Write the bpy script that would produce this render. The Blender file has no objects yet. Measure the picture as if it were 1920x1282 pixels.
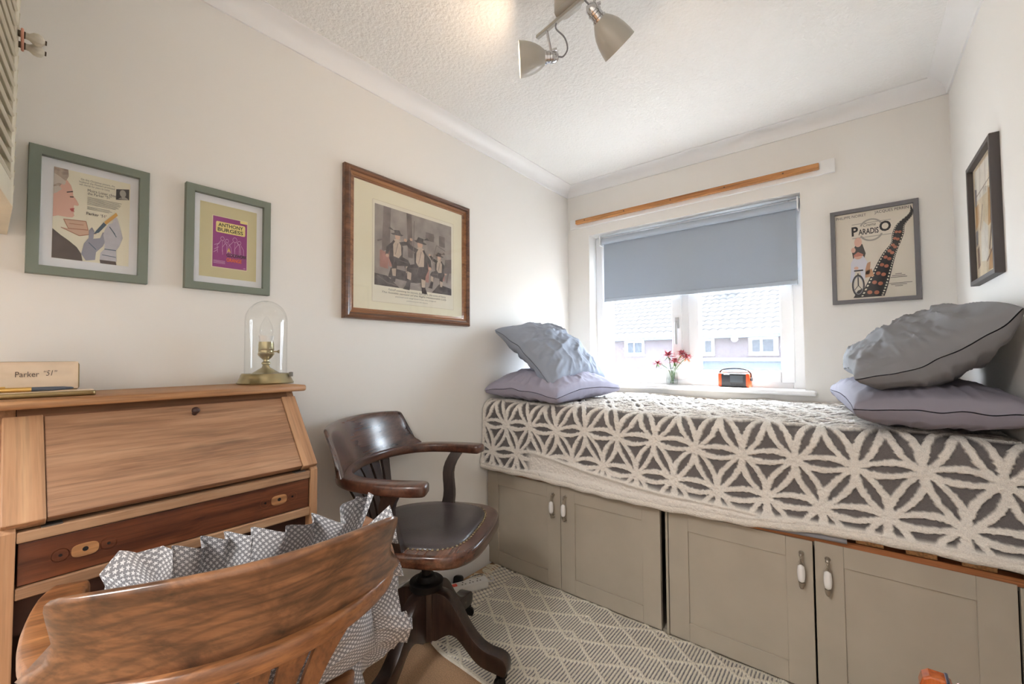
import bpy, bmesh, math, random
import numpy as np
from mathutils import Vector, Matrix
from mathutils.geometry import tessellate_polygon
random.seed(7); rng = np.random.RandomState(7)
SC = bpy.context.scene
COL = SC.collection
PI = math.pi

# ------------------------------------------------------------------ camera, world, lights, exposure
W, D, H = 1.947, 2.622, 2.338
cam_d = bpy.data.cameras.new('camera'); cam = bpy.data.objects.new('camera', cam_d); COL.objects.link(cam)
PIT, YAW, ROLL = .0339, .6796, -.0063
fw = Vector((-math.sin(YAW)*math.cos(PIT), math.cos(YAW)*math.cos(PIT), math.sin(PIT)))
rt = Vector((math.cos(YAW), math.sin(YAW), 0)); up = rt.cross(fw)
r2 = rt*math.cos(ROLL)+up*math.sin(ROLL); u2 = up*math.cos(ROLL)-rt*math.sin(ROLL)
M = Matrix((r2, u2, -fw)).transposed().to_4x4(); M.translation = (1.5906, 0, 1.132)
cam.matrix_world = M
cam_d.sensor_width = 36; cam_d.lens = 790.99*36/1920; cam_d.clip_start = .02; cam_d.clip_end = 200
SC.camera = cam
SC.view_settings.view_transform = 'Standard'; SC.view_settings.look = 'None'
SC.view_settings.gamma = 1; SC.view_settings.use_curve_mapping = False
SC.view_settings.exposure = 0.72
wd = bpy.data.worlds.new('sky'); SC.world = wd; wd.use_nodes = True
bg = wd.node_tree.nodes['Background']; bg.inputs[0].default_value = (.78, .89, 1.0, 1); bg.inputs[1].default_value = 17

def lamp(name, kind, loc, energy, color=(1, 1, 1), rot=None, size=None, **k):
    d = bpy.data.lights.new(name, kind); d.energy = energy; d.color = color
    o = bpy.data.objects.new(name, d); COL.objects.link(o); o.location = loc
    if rot: o.rotation_euler = rot
    if size is not None:
        if kind == 'AREA': d.size = size
        elif kind in ('POINT', 'SPOT'): d.shadow_soft_size = size
    for a, b in k.items(): setattr(d, a, b)
    return o
sun = lamp('sun', 'SUN', (4, 12, 14), 38, (1, .96, .9)); sun.data.angle = .01
sun.rotation_euler = Vector((-.25, -.30, -.92)).to_track_quat('-Z', 'Y').to_euler()
# unseen fill light added at ceiling height behind the camera to brighten the room
lamp('rear_fill_light', 'AREA', (.95, -1.05, 2.26), 32, (1, .99, .98), (0, 0, 0), .7)
# warm bulbs inside the ceiling spotlight heads
lamp('spot_bulb_light', 'POINT', (.722, 1.148, 2.156), .9, (1, .74, .50), size=.02)
lamp('spot_bulb_light', 'POINT', (1.030, 1.235, 2.130), 1.2, (1, .78, .55), size=.02)

# ------------------------------------------------------------------ materials
def s2l(c):
    return tuple(((x/255)/12.92 if x/255 <= .04045 else ((x/255+.055)/1.055)**2.4) for x in c)
MATS = {}
def base_mat(name):
    m = bpy.data.materials.new(name); m.use_nodes = True; nt = m.node_tree
    return m, nt, nt.nodes['Principled BSDF']
def mat(name, rgb, rough=.5, metal=0., noise=0., nscale=30, bump=0., bscale=80, spec=None, coat=0., trans=0., sub=0., detail=3, bdist=.002):
    if name in MATS: return MATS[name]
    m, nt, b = base_mat(name); c = s2l(rgb)
    b.inputs['Base Color'].default_value = (*c, 1); b.inputs['Roughness'].default_value = rough; b.inputs['Metallic'].default_value = metal
    if spec is not None: b.inputs['Specular IOR Level'].default_value = spec
    if coat: b.inputs['Coat Weight'].default_value = coat; b.inputs['Coat Roughness'].default_value = .15
    if trans: b.inputs['Transmission Weight'].default_value = trans
    tc = nt.nodes.new('ShaderNodeTexCoord')
    if noise:
        n = nt.nodes.new('ShaderNodeTexNoise'); n.inputs['Scale'].default_value = nscale; n.inputs['Detail'].default_value = detail
        nt.links.new(tc.outputs['Object'], n.inputs['Vector'])
        r = nt.nodes.new('ShaderNodeValToRGB'); r.color_ramp.elements[0].position = .3; r.color_ramp.elements[1].position = .7
        r.color_ramp.elements[0].color = (*[x*(1-noise) for x in c], 1); r.color_ramp.elements[1].color = (*[min(1, x*(1+noise)) for x in c], 1)
        nt.links.new(n.outputs['Fac'], r.inputs[0]); nt.links.new(r.outputs[0], b.inputs['Base Color'])
    if bump:
        n2 = nt.nodes.new('ShaderNodeTexNoise'); n2.inputs['Scale'].default_value = bscale; n2.inputs['Detail'].default_value = 4
        nt.links.new(tc.outputs['Object'], n2.inputs['Vector'])
        bp = nt.nodes.new('ShaderNodeBump'); bp.inputs['Strength'].default_value = bump; bp.inputs['Distance'].default_value = bdist
        nt.links.new(n2.outputs['Fac'], bp.inputs['Height']); nt.links.new(bp.outputs[0], b.inputs['Normal'])
    MATS[name] = m; return m
def wood(name, dark, mid, light, axis='y', rough=.45, scale=1., streak=.5, coat=0., wear=0., figure=0., rings=0.):
    """procedural wood, grain along one local axis"""
    if name in MATS: return MATS[name]
    m, nt, b = base_mat(name); L = nt.links.new
    tc = nt.nodes.new('ShaderNodeTexCoord'); mp = nt.nodes.new('ShaderNodeMapping')
    L(tc.outputs['Object'], mp.inputs['Vector'])
    sc = [34*scale]*3; sc['xyz'.index(axis)] = 1.6*scale; mp.inputs['Scale'].default_value = sc
    vec = mp.outputs[0]
    if figure:
        nf = nt.nodes.new('ShaderNodeTexNoise'); nf.inputs['Scale'].default_value = 4.5; nf.inputs['Detail'].default_value = 2
        L(tc.outputs['Object'], nf.inputs['Vector'])
        ma = nt.nodes.new('ShaderNodeVectorMath'); ma.operation = 'MULTIPLY_ADD'
        L(nf.outputs['Color'], ma.inputs[0]); ma.inputs[1].default_value = (figure,)*3; L(mp.outputs[0], ma.inputs[2]); vec = ma.outputs[0]
    n1 = nt.nodes.new('ShaderNodeTexNoise'); n1.inputs['Scale'].default_value = 1.; n1.inputs['Detail'].default_value = 5; n1.inputs['Roughness'].default_value = .65
    L(vec, n1.inputs['Vector'])
    r = nt.nodes.new('ShaderNodeValToRGB'); e = r.color_ramp.elements
    e[0].position = .30; e[0].color = (*s2l(dark), 1); e[1].position = .72; e[1].color = (*s2l(light), 1)
    k = e.new(.5); k.color = (*s2l(mid), 1)
    L(n1.outputs['Fac'], r.inputs[0])
    mp2 = nt.nodes.new('ShaderNodeMapping'); L(tc.outputs['Object'], mp2.inputs['Vector'])
    s2 = [150*scale]*3; s2['xyz'.index(axis)] = 5*scale; mp2.inputs['Scale'].default_value = s2
    n2 = nt.nodes.new('ShaderNodeTexNoise'); n2.inputs['Scale'].default_value = 1.; n2.inputs['Detail'].default_value = 3
    L(mp2.outputs[0], n2.inputs['Vector'])
    r2_ = nt.nodes.new('ShaderNodeValToRGB'); e2 = r2_.color_ramp.elements
    e2[0].position = .36; e2[0].color = (1-streak, 1-streak, 1-streak, 1); e2[1].position = .52; e2[1].color = (1, 1, 1, 1)
    L(n2.outputs['Fac'], r2_.inputs[0])
    mx = nt.nodes.new('ShaderNodeMixRGB'); mx.blend_type = 'MULTIPLY'; mx.inputs[0].default_value = .8
    L(r.outputs[0], mx.inputs[1]); L(r2_.outputs[0], mx.inputs[2]); out = mx.outputs[0]
    if rings:
        wv = nt.nodes.new('ShaderNodeTexWave'); wv.wave_type = 'RINGS'; wv.rings_direction = 'X'; wv.inputs['Scale'].default_value = 9; wv.inputs['Distortion'].default_value = 7; wv.inputs['Detail'].default_value = 2; wv.inputs['Detail Scale'].default_value = .9
        mpw = nt.nodes.new('ShaderNodeMapping'); mpw.inputs['Location'].default_value = (0, .06, -.80); mpw.inputs['Scale'].default_value = (1, .6, 1.6); L(tc.outputs['Object'], mpw.inputs[0]); L(mpw.outputs[0], wv.inputs[0])
        rw = nt.nodes.new('ShaderNodeValToRGB'); rw.color_ramp.elements[0].position = .0; rw.color_ramp.elements[0].color = (1-rings,)*3+(1,); rw.color_ramp.elements[1].position = .35; rw.color_ramp.elements[1].color = (1, 1, 1, 1)
        L(wv.outputs['Fac'], rw.inputs[0]); mw = nt.nodes.new('ShaderNodeMixRGB'); mw.blend_type = 'MULTIPLY'; mw.inputs[0].default_value = 1; L(out, mw.inputs[1]); L(rw.outputs[0], mw.inputs[2]); out = mw.outputs[0]
    if wear:
        mp3 = nt.nodes.new('ShaderNodeMapping'); L(tc.outputs['Object'], mp3.inputs['Vector'])
        s3 = [26]*3; s3['xyz'.index(axis)] = 5; mp3.inputs['Scale'].default_value = s3
        n3 = nt.nodes.new('ShaderNodeTexNoise'); n3.inputs['Scale'].default_value = .8; n3.inputs['Detail'].default_value = 6; L(mp3.outputs[0], n3.inputs['Vector'])
        r3 = nt.nodes.new('ShaderNodeValToRGB'); e3 = r3.color_ramp.elements
        e3[0].position = .58; e3[0].color = (0, 0, 0, 1); e3[1].position = .78; e3[1].color = (wear,)*3+(1,)
        L(n3.outputs['Fac'], r3.inputs[0])
        m3 = nt.nodes.new('ShaderNodeMixRGB'); m3.inputs[2].default_value = (*s2l((70, 58, 50)), 1)
        L(r3.outputs[0], m3.inputs[0]); L(out, m3.inputs[1]); out = m3.outputs[0]
    L(out, b.inputs['Base Color']); b.inputs['Roughness'].default_value = rough
    if coat: b.inputs['Coat Weight'].default_value = coat; b.inputs['Coat Roughness'].default_value = .18
    bp = nt.nodes.new('ShaderNodeBump'); bp.inputs['Strength'].default_value = .15; bp.inputs['Distance'].default_value = .001
    L(n2.outputs['Fac'], bp.inputs['Height']); L(bp.outputs[0], b.inputs['Normal'])
    MATS[name] = m; return m
def glass_mat(name, tint=(1, 1, 1), haze=0., gloss=1., cap=1.):
    """thin pane: see-through with fresnel reflection"""
    if name in MATS: return MATS[name]
    m = bpy.data.materials.new(name); m.use_nodes = True; nt = m.node_tree; nt.nodes.clear(); L = nt.links.new
    o = nt.nodes.new('ShaderNodeOutputMaterial'); t = nt.nodes.new('ShaderNodeBsdfTransparent'); t.inputs[0].default_value = (*tint, 1)
    g = nt.nodes.new('ShaderNodeBsdfGlossy'); g.inputs['Roughness'].default_value = .02
    f = nt.nodes.new('ShaderNodeLayerWeight'); f.inputs[0].default_value = .5
    pw5 = nt.nodes.new('ShaderNodeMath'); pw5.operation = 'POWER'; pw5.inputs[1].default_value = 5; L(f.outputs['Facing'], pw5.inputs[0])
    sch = nt.nodes.new('ShaderNodeMath'); sch.operation = 'MULTIPLY_ADD'; sch.inputs[1].default_value = .96; sch.inputs[2].default_value = .04; L(pw5.outputs[0], sch.inputs[0])
    m0 = nt.nodes.new('ShaderNodeMath'); m0.operation = 'MINIMUM'; m0.inputs[1].default_value = cap; L(sch.outputs[0], m0.inputs[0])
    mu = nt.nodes.new('ShaderNodeMath'); mu.operation = 'MULTIPLY'; mu.inputs[1].default_value = gloss; L(m0.outputs[0], mu.inputs[0])
    mx = nt.nodes.new('ShaderNodeMixShader'); L(mu.outputs[0], mx.inputs[0]); L(t.outputs[0], mx.inputs[1]); L(g.outputs[0], mx.inputs[2])
    out = mx.outputs[0]
    if haze:
        tr = nt.nodes.new('ShaderNodeBsdfTranslucent'); tr.inputs[0].default_value = (1, 1, 1, 1)
        m2 = nt.nodes.new('ShaderNodeMixShader'); m2.inputs[0].default_value = haze; L(out, m2.inputs[1]); L(tr.outputs[0], m2.inputs[2]); out = m2.outputs[0]
    L(out, o.inputs[0]); MATS[name] = m; return m
def attr_mat(name, cols, rough=.9, bump=.6, bscale=900, sheen=0., bdist=.002, noise=.12):
    """blend of two colours by the mesh attribute 'mask'"""
    m, nt, b = base_mat(name); L = nt.links.new
    a = nt.nodes.new('ShaderNodeAttribute'); a.attribute_name = 'mask'
    mx = nt.nodes.new('ShaderNodeMixRGB'); L(a.outputs['Fac'], mx.inputs[0])
    mx.inputs[1].default_value = (*s2l(cols[0]), 1); mx.inputs[2].default_value = (*s2l(cols[1]), 1)
    tc = nt.nodes.new('ShaderNodeTexCoord'); n = nt.nodes.new('ShaderNodeTexNoise'); n.inputs['Scale'].default_value = bscale; n.inputs['Detail'].default_value = 3
    L(tc.outputs['Object'], n.inputs['Vector'])
    r = nt.nodes.new('ShaderNodeValToRGB'); r.color_ramp.elements[0].color = (1-noise*2,)*3+(1,); r.color_ramp.elements[1].color = (1, 1, 1, 1); r.color_ramp.elements[0].position = .3; r.color_ramp.elements[1].position = .6
    L(n.outputs['Fac'], r.inputs[0])
    mm = nt.nodes.new('ShaderNodeMixRGB'); mm.blend_type = 'MULTIPLY'; mm.inputs[0].default_value = 1; L(mx.outputs[0], mm.inputs[1]); L(r.outputs[0], mm.inputs[2])
    L(mm.outputs[0], b.inputs['Base Color']); b.inputs['Roughness'].default_value = rough; b.inputs['Specular IOR Level'].default_value = .1
    if sheen: b.inputs['Sheen Weight'].default_value = sheen
    bp = nt.nodes.new('ShaderNodeBump'); bp.inputs['Strength'].default_value = bump; bp.inputs['Distance'].default_value = bdist
    L(n.outputs['Fac'], bp.inputs['Height']); L(bp.outputs[0], b.inputs['Normal'])
    return m

# ------------------------------------------------------------------ mesh helpers
def tag(o, label=None, cat=None, group=None, kind=None):
    if label: o['label'] = label
    if cat: o['category'] = cat
    if group: o['group'] = group
    if kind: o['kind'] = kind
    return o
def empty(name, loc=(0, 0, 0), rot=(0, 0, 0), label=None, cat=None, group=None):
    o = bpy.data.objects.new(name, None); COL.objects.link(o); o.location = loc; o.rotation_euler = rot; o.empty_display_size = .05
    return tag(o, label, cat, group)
WORLDP = set()
def wempty(name, loc, label=None, cat=None, group=None):
    """an Empty at a thing's base whose parts are written in room coordinates"""
    o = empty(name, loc, (0, 0, 0), label, cat, group); WORLDP.add(o.name); return o
class MB:
    """collects verts and faces, then links them as ONE mesh object"""
    def __init__(s): s.v = []; s.f = []
    def add(s, v, f):
        k = len(s.v); s.v += [tuple(p) for p in v]; s.f += [tuple(i+k for i in q) for q in f]; return s
    def box(s, x0, x1, y0, y1, z0, z1, b=0., mtx=None):
        bm = bmesh.new(); bmesh.ops.create_cube(bm, size=1)
        for v in bm.verts: v.co = Vector(((x0+x1)/2+v.co.x*(x1-x0), (y0+y1)/2+v.co.y*(y1-y0), (z0+z1)/2+v.co.z*(z1-z0)))
        if b: bmesh.ops.bevel(bm, geom=bm.edges[:], offset=b, segments=2, profile=.5, affect='EDGES')
        return s.bm(bm, mtx)
    def bm(s, bm, mtx=None):
        bm.verts.index_update(); vs = [(mtx @ v.co if mtx else v.co.copy()) for v in bm.verts]
        s.add(vs, [[v.index for v in f.verts] for f in bm.faces]); bm.free(); return s
    def prism(s, pts, z0, z1, b=0., mtx=None, seg=2):
        """outline in local xy extruded in z"""
        bm = bmesh.new(); lo = [bm.verts.new((p[0], p[1], z0)) for p in pts]; hi = [bm.verts.new((p[0], p[1], z1)) for p in pts]
        n = len(pts); bm.faces.new(lo[::-1]); bm.faces.new(hi)
        for i in range(n): bm.faces.new((lo[i], lo[(i+1) % n], hi[(i+1) % n], hi[i]))
        bmesh.ops.recalc_face_normals(bm, faces=bm.faces[:])
        if b:
            es = [e for e in bm.edges if abs(e.verts[0].co.z-e.verts[1].co.z) < 1e-7]
            bmesh.ops.bevel(bm, geom=es, offset=b, segments=seg, profile=.5, affect='EDGES')
        return s.bm(bm, mtx)
    def lathe(s, prof, n=24, c=(0, 0, 0), mtx=None):
        v = []; f = []; m = len(prof)
        for i in range(n):
            a = 2*PI*i/n
            for r, z in prof: v.append(Vector((c[0]+r*math.cos(a), c[1]+r*math.sin(a), c[2]+z)))
        for i in range(n):
            j = (i+1) % n
            for k in range(m-1): f.append((i*m+k, j*m+k, j*m+k+1, i*m+k+1))
        if prof[0][0] > 1e-6: f.append(tuple(i*m for i in range(n))[::-1])
        if prof[-1][0] > 1e-6: f.append(tuple(i*m+m-1 for i in range(n)))
        if mtx: v = [mtx @ p for p in v]
        return s.add(v, f)
    def tube(s, pts, r, n=8, closed=False):
        pts = [Vector(p) for p in pts]; m = len(pts); rr = r if hasattr(r, '__len__') else [r]*m
        v = []; f = []; up_ = Vector((0, 0, 1)); prev = None
        for i, p in enumerate(pts):
            a = pts[(i+1) % m] if (closed or i < m-1) else p; b = pts[i-1] if (closed or i > 0) else p
            t = (a-b).normalized()
            if prev is None:
                q = t.cross(up_); q = q if q.length > .05 else t.cross(Vector((1, 0, 0)))
            else: q = prev-t*prev.dot(t)
            q.normalize(); prev = q; w = t.cross(q)
            for k in range(n):
                an = 2*PI*k/n; v.append(p+(q*math.cos(an)+w*math.sin(an))*rr[i])
        for i in range(m if closed else m-1):
            j = (i+1) % m
            for k in range(n): f.append((i*n+k, i*n+(k+1) % n, j*n+(k+1) % n, j*n+k))
        if not closed: f.append(tuple(range(n))[::-1]); f.append(tuple((m-1)*n+k for k in range(n)))
        return s.add(v, f)
    def sections(s, secs, closed=False, cap=True):
        """loft through rings of equal point count"""
        n = len(secs[0]); v = [p for q in secs for p in q]; f = []; m = len(secs)
        for i in range(m if closed else m-1):
            j = (i+1) % m
            for k in range(n): f.append((i*n+k, i*n+(k+1) % n, j*n+(k+1) % n, j*n+k))
        if cap and not closed: f.append(tuple(range(n))[::-1]); f.append(tuple((m-1)*n+k for k in range(n)))
        return s.add(v, f)
    def grid(s, nu, nv, fn):
        v = [fn(i/(nu-1), j/(nv-1)) for i in range(nu) for j in range(nv)]
        f = [(i*nv+j, (i+1)*nv+j, (i+1)*nv+j+1, i*nv+j+1) for i in range(nu-1) for j in range(nv-1)]
        return s.add(v, f)
    def ball(s, c, r, n=10, sc=(1, 1, 1)):
        prof = [(math.cos(-PI/2+PI*i/n)*1., math.sin(-PI/2+PI*i/n)) for i in range(n+1)]; prof[0] = (0, -1); prof[-1] = (0, 1)
        mt = Matrix.Translation(c) @ Matrix.Diagonal((r*sc[0], r*sc[1], r*sc[2], 1))
        return s.lathe(prof, max(8, n), mtx=mt)
    def xf(s, mtx): s.v = [tuple(mtx @ Vector(p)) for p in s.v]; return s
    def build(s, name, m, parent=None, smooth=None, kind=None, label=None, mods=None, recalc=True):
        me = bpy.data.meshes.new(name); me.from_pydata(s.v, [], s.f); me.update()
        if recalc:
            bm = bmesh.new(); bm.from_mesh(me); bmesh.ops.recalc_face_normals(bm, faces=bm.faces[:]); bm.to_mesh(me); bm.free()
        return link(name, me, m, parent, smooth, kind, label)
def link(name, me, m, parent=None, smooth=None, kind=None, label=None):
    o = bpy.data.objects.new(name, me); COL.objects.link(o)
    if m: me.materials.append(m)
    if smooth is not None:
        me.polygons.foreach_set('use_smooth', [True]*len(me.polygons))
        try: me.set_sharp_from_angle(angle=math.radians(smooth))
        except Exception: pass
    if parent:
        o.parent = parent
        if parent.name in WORLDP: o.matrix_parent_inverse = Matrix.Translation(-parent.location)
    if kind: o['kind'] = kind
    if label: o['label'] = label
    return o
def structure(o): o['kind'] = 'structure'; return o
def np_grid(name, P, mask, m, parent=None, uv=None):
    """numpy grid (nu,nv,3) -> smooth mesh with a 'mask' attribute"""
    nu, nv = P.shape[:2]; me = bpy.data.meshes.new(name)
    idx = np.arange(nu*nv).reshape(nu, nv)
    q = np.stack([idx[:-1, :-1], idx[1:, :-1], idx[1:, 1:], idx[:-1, 1:]], -1).reshape(-1, 4)
    me.vertices.add(nu*nv); me.vertices.foreach_set('co', P.reshape(-1).astype(np.float32))
    me.loops.add(q.size); me.loops.foreach_set('vertex_index', q.reshape(-1).astype(np.int32))
    me.polygons.add(len(q)); me.polygons.foreach_set('loop_start', (np.arange(len(q))*4).astype(np.int32))
    me.update(calc_edges=True); me.validate()
    if mask is not None:
        a = me.attributes.new('mask', 'FLOAT', 'POINT'); a.data.foreach_set('value', mask.reshape(-1).astype(np.float32))
    if uv is not None:
        l = me.uv_layers.new(name='UVMap'); l.data.foreach_set('uv', uv.reshape(-1, 2)[q.reshape(-1)].reshape(-1).astype(np.float32))
    me.polygons.foreach_set('use_smooth', [True]*len(q))
    return link(name, me, m, parent)
def vnoise(x, y, seed=0):
    """smooth numpy value noise"""
    r = np.random.RandomState(seed).rand(64, 64); xi = np.floor(x).astype(int); yi = np.floor(y).astype(int); fx = x-xi; fy = y-yi
    fx = fx*fx*(3-2*fx); fy = fy*fy*(3-2*fy)
    g = lambda a, b: r[a % 64, b % 64]
    return (g(xi, yi)*(1-fx)+g(xi+1, yi)*fx)*(1-fy)+(g(xi, yi+1)*(1-fx)+g(xi+1, yi+1)*fx)*fy
def sstep(a, b, x): t = np.clip((x-a)/(b-a), 0, 1); return t*t*(3-2*t)
def text_mesh(s, shear=0., bold=0., extrude=0.):
    cu = bpy.data.curves.new('lettering', 'FONT'); cu.body = s; cu.size = 1; cu.shear = shear; cu.offset = bold; cu.extrude = extrude; cu.resolution_u = 3
    o = bpy.data.objects.new('lettering', cu); COL.objects.link(o)
    dg = bpy.context.evaluated_depsgraph_get(); me = bpy.data.meshes.new_from_object(o.evaluated_get(dg))
    bpy.data.objects.remove(o); bpy.data.curves.remove(cu); return me
def lettering(mb, s, x, y, h, w=None, z=0., shear=0., bold=0., align='l', rot=0.):
    """append flat text: cap height h (about .69 of the em), width fitted to w"""
    me = text_mesh(s, shear, bold); v = np.array([q.co[:] for q in me.vertices]).reshape(-1, 3)
    if len(v) == 0: return
    k = h/.69; x0 = v[:, 0].min(); wid = (v[:, 0].max()-x0)*k; kx = k*(w/wid if w else 1); wid = w or wid
    off = {'l': 0, 'c': -wid/2, 'r': -wid}[align]; c, q = math.cos(rot), math.sin(rot)
    pts = []
    for p in v:
        a = (p[0]-x0)*kx+off; b = p[1]*k; pts.append((x+c*a-q*b, y+q*a+c*b, z))
    mb.add(pts, [tuple(f.vertices) for f in me.polygons]); bpy.data.meshes.remove(me)
def catmull(P, n=6):
    P = [Vector(p) for p in P]; out = []
    for i in range(len(P)-1):
        a = P[max(i-1, 0)]; b = P[i]; c = P[i+1]; d = P[min(i+2, len(P)-1)]
        for k in range(n):
            t = k/n; out.append(.5*((2*b)+(c-a)*t+(2*a-5*b+4*c-d)*t*t+(3*b-a-3*c+d)*t**3))
    out.append(P[-1]); return out
# ------------------------------------------------------------------ the room
wall_m = mat('wall paint', (237, 234.5, 230), .85, bump=.06, bscale=220)
ceil_m = mat('artex ceiling paint', (240, 240, 238), .9, bump=1.0, bscale=75, bdist=.006)
white_m = mat('white gloss paint', (240, 240, 240), .4)
upvc_m = mat('white window plastic', (244, 245, 247), .3)
carpet_m = mat('tan carpet', (202, 166, 132), .95, noise=.22, nscale=260, bump=.8, bscale=500, spec=.1)
Y0 = -2.2; ZT = 1.974; ZS = .949; WX0, WX1 = .172, 1.397
structure(MB().box(-.1, W+.1, Y0-.1, D+.28, -.1, 0).build('floor', carpet_m))
structure(MB().box(-.1, W+.1, Y0-.1, D+.28, H, H+.12).build('ceiling', ceil_m))
structure(MB().box(-.12, 0, Y0-.1, D+.28, 0, H).build('wall_left', wall_m))
structure(MB().box(W, W+.12, Y0-.1, D+.28, 0, H).build('wall_right', wall_m))
structure(MB().box(0, W, Y0-.1, Y0, 0, H).build('wall_front', wall_m))
mb = MB(); mb.box(0, WX0, D, D+.28, 0, H); mb.box(WX1, W, D, D+.28, 0, H); mb.box(WX0, WX1, D, D+.28, 0, ZS-.025); mb.box(WX0, WX1, D, D+.28, ZT, H)
structure(mb.build('wall_back', wall_m))
# coving
zc, cc = 2.2726, .073
prof = [(0, zc), (.007, zc), (.009, zc+.006)]
for i in range(9):
    a = PI/2*i/8; prof.append((.009+(cc-.018)*(1-math.cos(a)), zc+.008+(H-zc-.014)*math.sin(a)))
prof += [(cc-.006, H-.006), (cc, H-.004), (cc, H), (0, H)]
def coving(name, fn, a, b):
    mb = MB(); mb.sections([[fn(d, z, t) for d, z in prof] for t in (a, b)]); structure(mb.build(name, white_m, smooth=40))
coving('trim_1', lambda d, z, t: (d, t, z), Y0, D)
coving('trim_2', lambda d, z, t: (t, D-d, z), 0, W)
coving('trim_3', lambda d, z, t: (W-d, t, z), Y0, D)
sk = [(0, 0), (.016, 0), (.016, .09), (.013, .098), (.013, .104), (.009, .112), (.006, .125), (0, .125)]
mb = MB(); mb.sections([[(d, t, z) for d, z in sk] for t in (Y0, D)]); structure(mb.build('baseboard_left', white_m))
mb = MB(); mb.sections([[(W-d, t, z) for d, z in sk] for t in (Y0, 1.72)]); structure(mb.build('baseboard_right', white_m))

# window_1: frame, two sashes with panes, handle, sill
wn = wempty('window_1', (.785, D+.12, ZS)); structure(wn)
def ring(mb, x0, x1, z0, z1, y0, y1, w, b=.004):
    mb.box(x0, x0+w, y0, y1, z0, z1, b); mb.box(x1-w, x1, y0, y1, z0, z1, b); mb.box(x0+w, x1-w, y0, y1, z0, z0+w, b); mb.box(x0+w, x1-w, y0, y1, z1-w, z1, b)
mb = MB(); ring(mb, WX0, WX1, ZS-.02, ZT, D+.10, D+.17, .06); mb.box(.755, .815, D+.10, D+.17, ZS+.04, ZT-.06, .004); mb.build('window_frame', upvc_m, wn)
haze_m = glass_mat('window glass', haze=.006)  # slight translucent veil added to the panes, imitating window glare
for x0, x1 in ((.222, .765), (.805, 1.347)):
    mb = MB(); ring(mb, x0, x1, ZS+.03, ZT-.05, D+.085, D+.15, .062, .006); sash = mb.build('sash', upvc_m, wn)
    MB().box(x0+.06, x1-.06, D+.118, D+.122, ZS+.09, ZT-.11).build('pane', haze_m, sash)
mb = MB(); mb.box(.726, .750, D+.070, D+.086, 1.30, 1.37, .004); mb.box(.729, .745, D+.050, D+.066, 1.20, 1.345, .006); mb.tube([(.738, D+.086, 1.338), (.738, D+.055, 1.338)], .008, 10)
mb.build('window_handle', mat('satin metal', (190, 192, 195), .35, .9), wn)
mb = MB(); mb.box(.125, 1.445, D-.042, D+.001, ZS-.026, ZS, .009); mb.box(WX0, WX1, D-.01, D+.10, ZS-.025, ZS)
mb.build('window_sill', white_m, wn)
# roller blind
bl = wempty('roller_blind', (.814, D+.05, 1.93), 'grey roller blind half lowered over the window', 'blind')
def blind_mat():
    m = bpy.data.materials.new('grey blind cloth'); m.use_nodes = True; nt = m.node_tree; b = nt.nodes['Principled BSDF']; L = nt.links.new
    c = s2l((172, 182, 194)); b.inputs['Base Color'].default_value = (*c, 1); b.inputs['Roughness'].default_value = .9
    t = nt.nodes.new('ShaderNodeBsdfTranslucent'); t.inputs[0].default_value = (.34, .37, .43, 1)
    mx = nt.nodes.new('ShaderNodeMixShader'); mx.inputs[0].default_value = .10; L(b.outputs[0], mx.inputs[1]); L(t.outputs[0], mx.inputs[2])
    L(mx.outputs[0], nt.nodes['Material Output'].inputs[0]); return m
bm_ = blind_mat(); blind_grey = mat('blind roll cloth', (176, 186, 198), .8)
def xtube(mb, x0, x1, y, z, r, n=20): mb.tube([(x0, y, z), (x1, y, z)], r, n)
mb = MB(); xtube(mb, .25, 1.378, D+.045, 1.925, .021); mb.build('roller', blind_grey, bl, 40)
MB().box(.255, 1.374, D+.057, D+.0585, 1.512, 1.925).build('blind_cloth', bm_, bl)
mb = MB(); mb.box(.255, 1.374, D+.052, D+.063, 1.503, 1.528, .004); mb.build('bottom_bar', blind_grey, bl)
for x in (.238, 1.380): MB().box(x, x+.008, D+.018, D+.075, 1.895, 1.962, .003).build('bracket', upvc_m, bl)

# curtain board above the window
cb = wempty('curtain_board', (.787, D, 2.07), 'white board with a bare pine batten fixed above the window', 'curtain rail')
MB().box(.03, 1.545, D-.016, D, 2.036, 2.105, .002).build('board', white_m, cb)
pine = wood('pine batten wood', (168, 108, 56), (196, 136, 80), (214, 160, 104), 'x', .5)
MB().box(.087, 1.482, D-.042, D-.016, 2.060, 2.090, .004).build('batten', pine, cb, label='bare pine batten')
for x in (.16, .45, .75, 1.05, 1.33): MB().tube([(x, D-.0418, 2.076), (x, D-.0435, 2.076)], .004, 8).build('screw', mat('dark screw', (90, 70, 55), .5, .6), cb)

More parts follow.
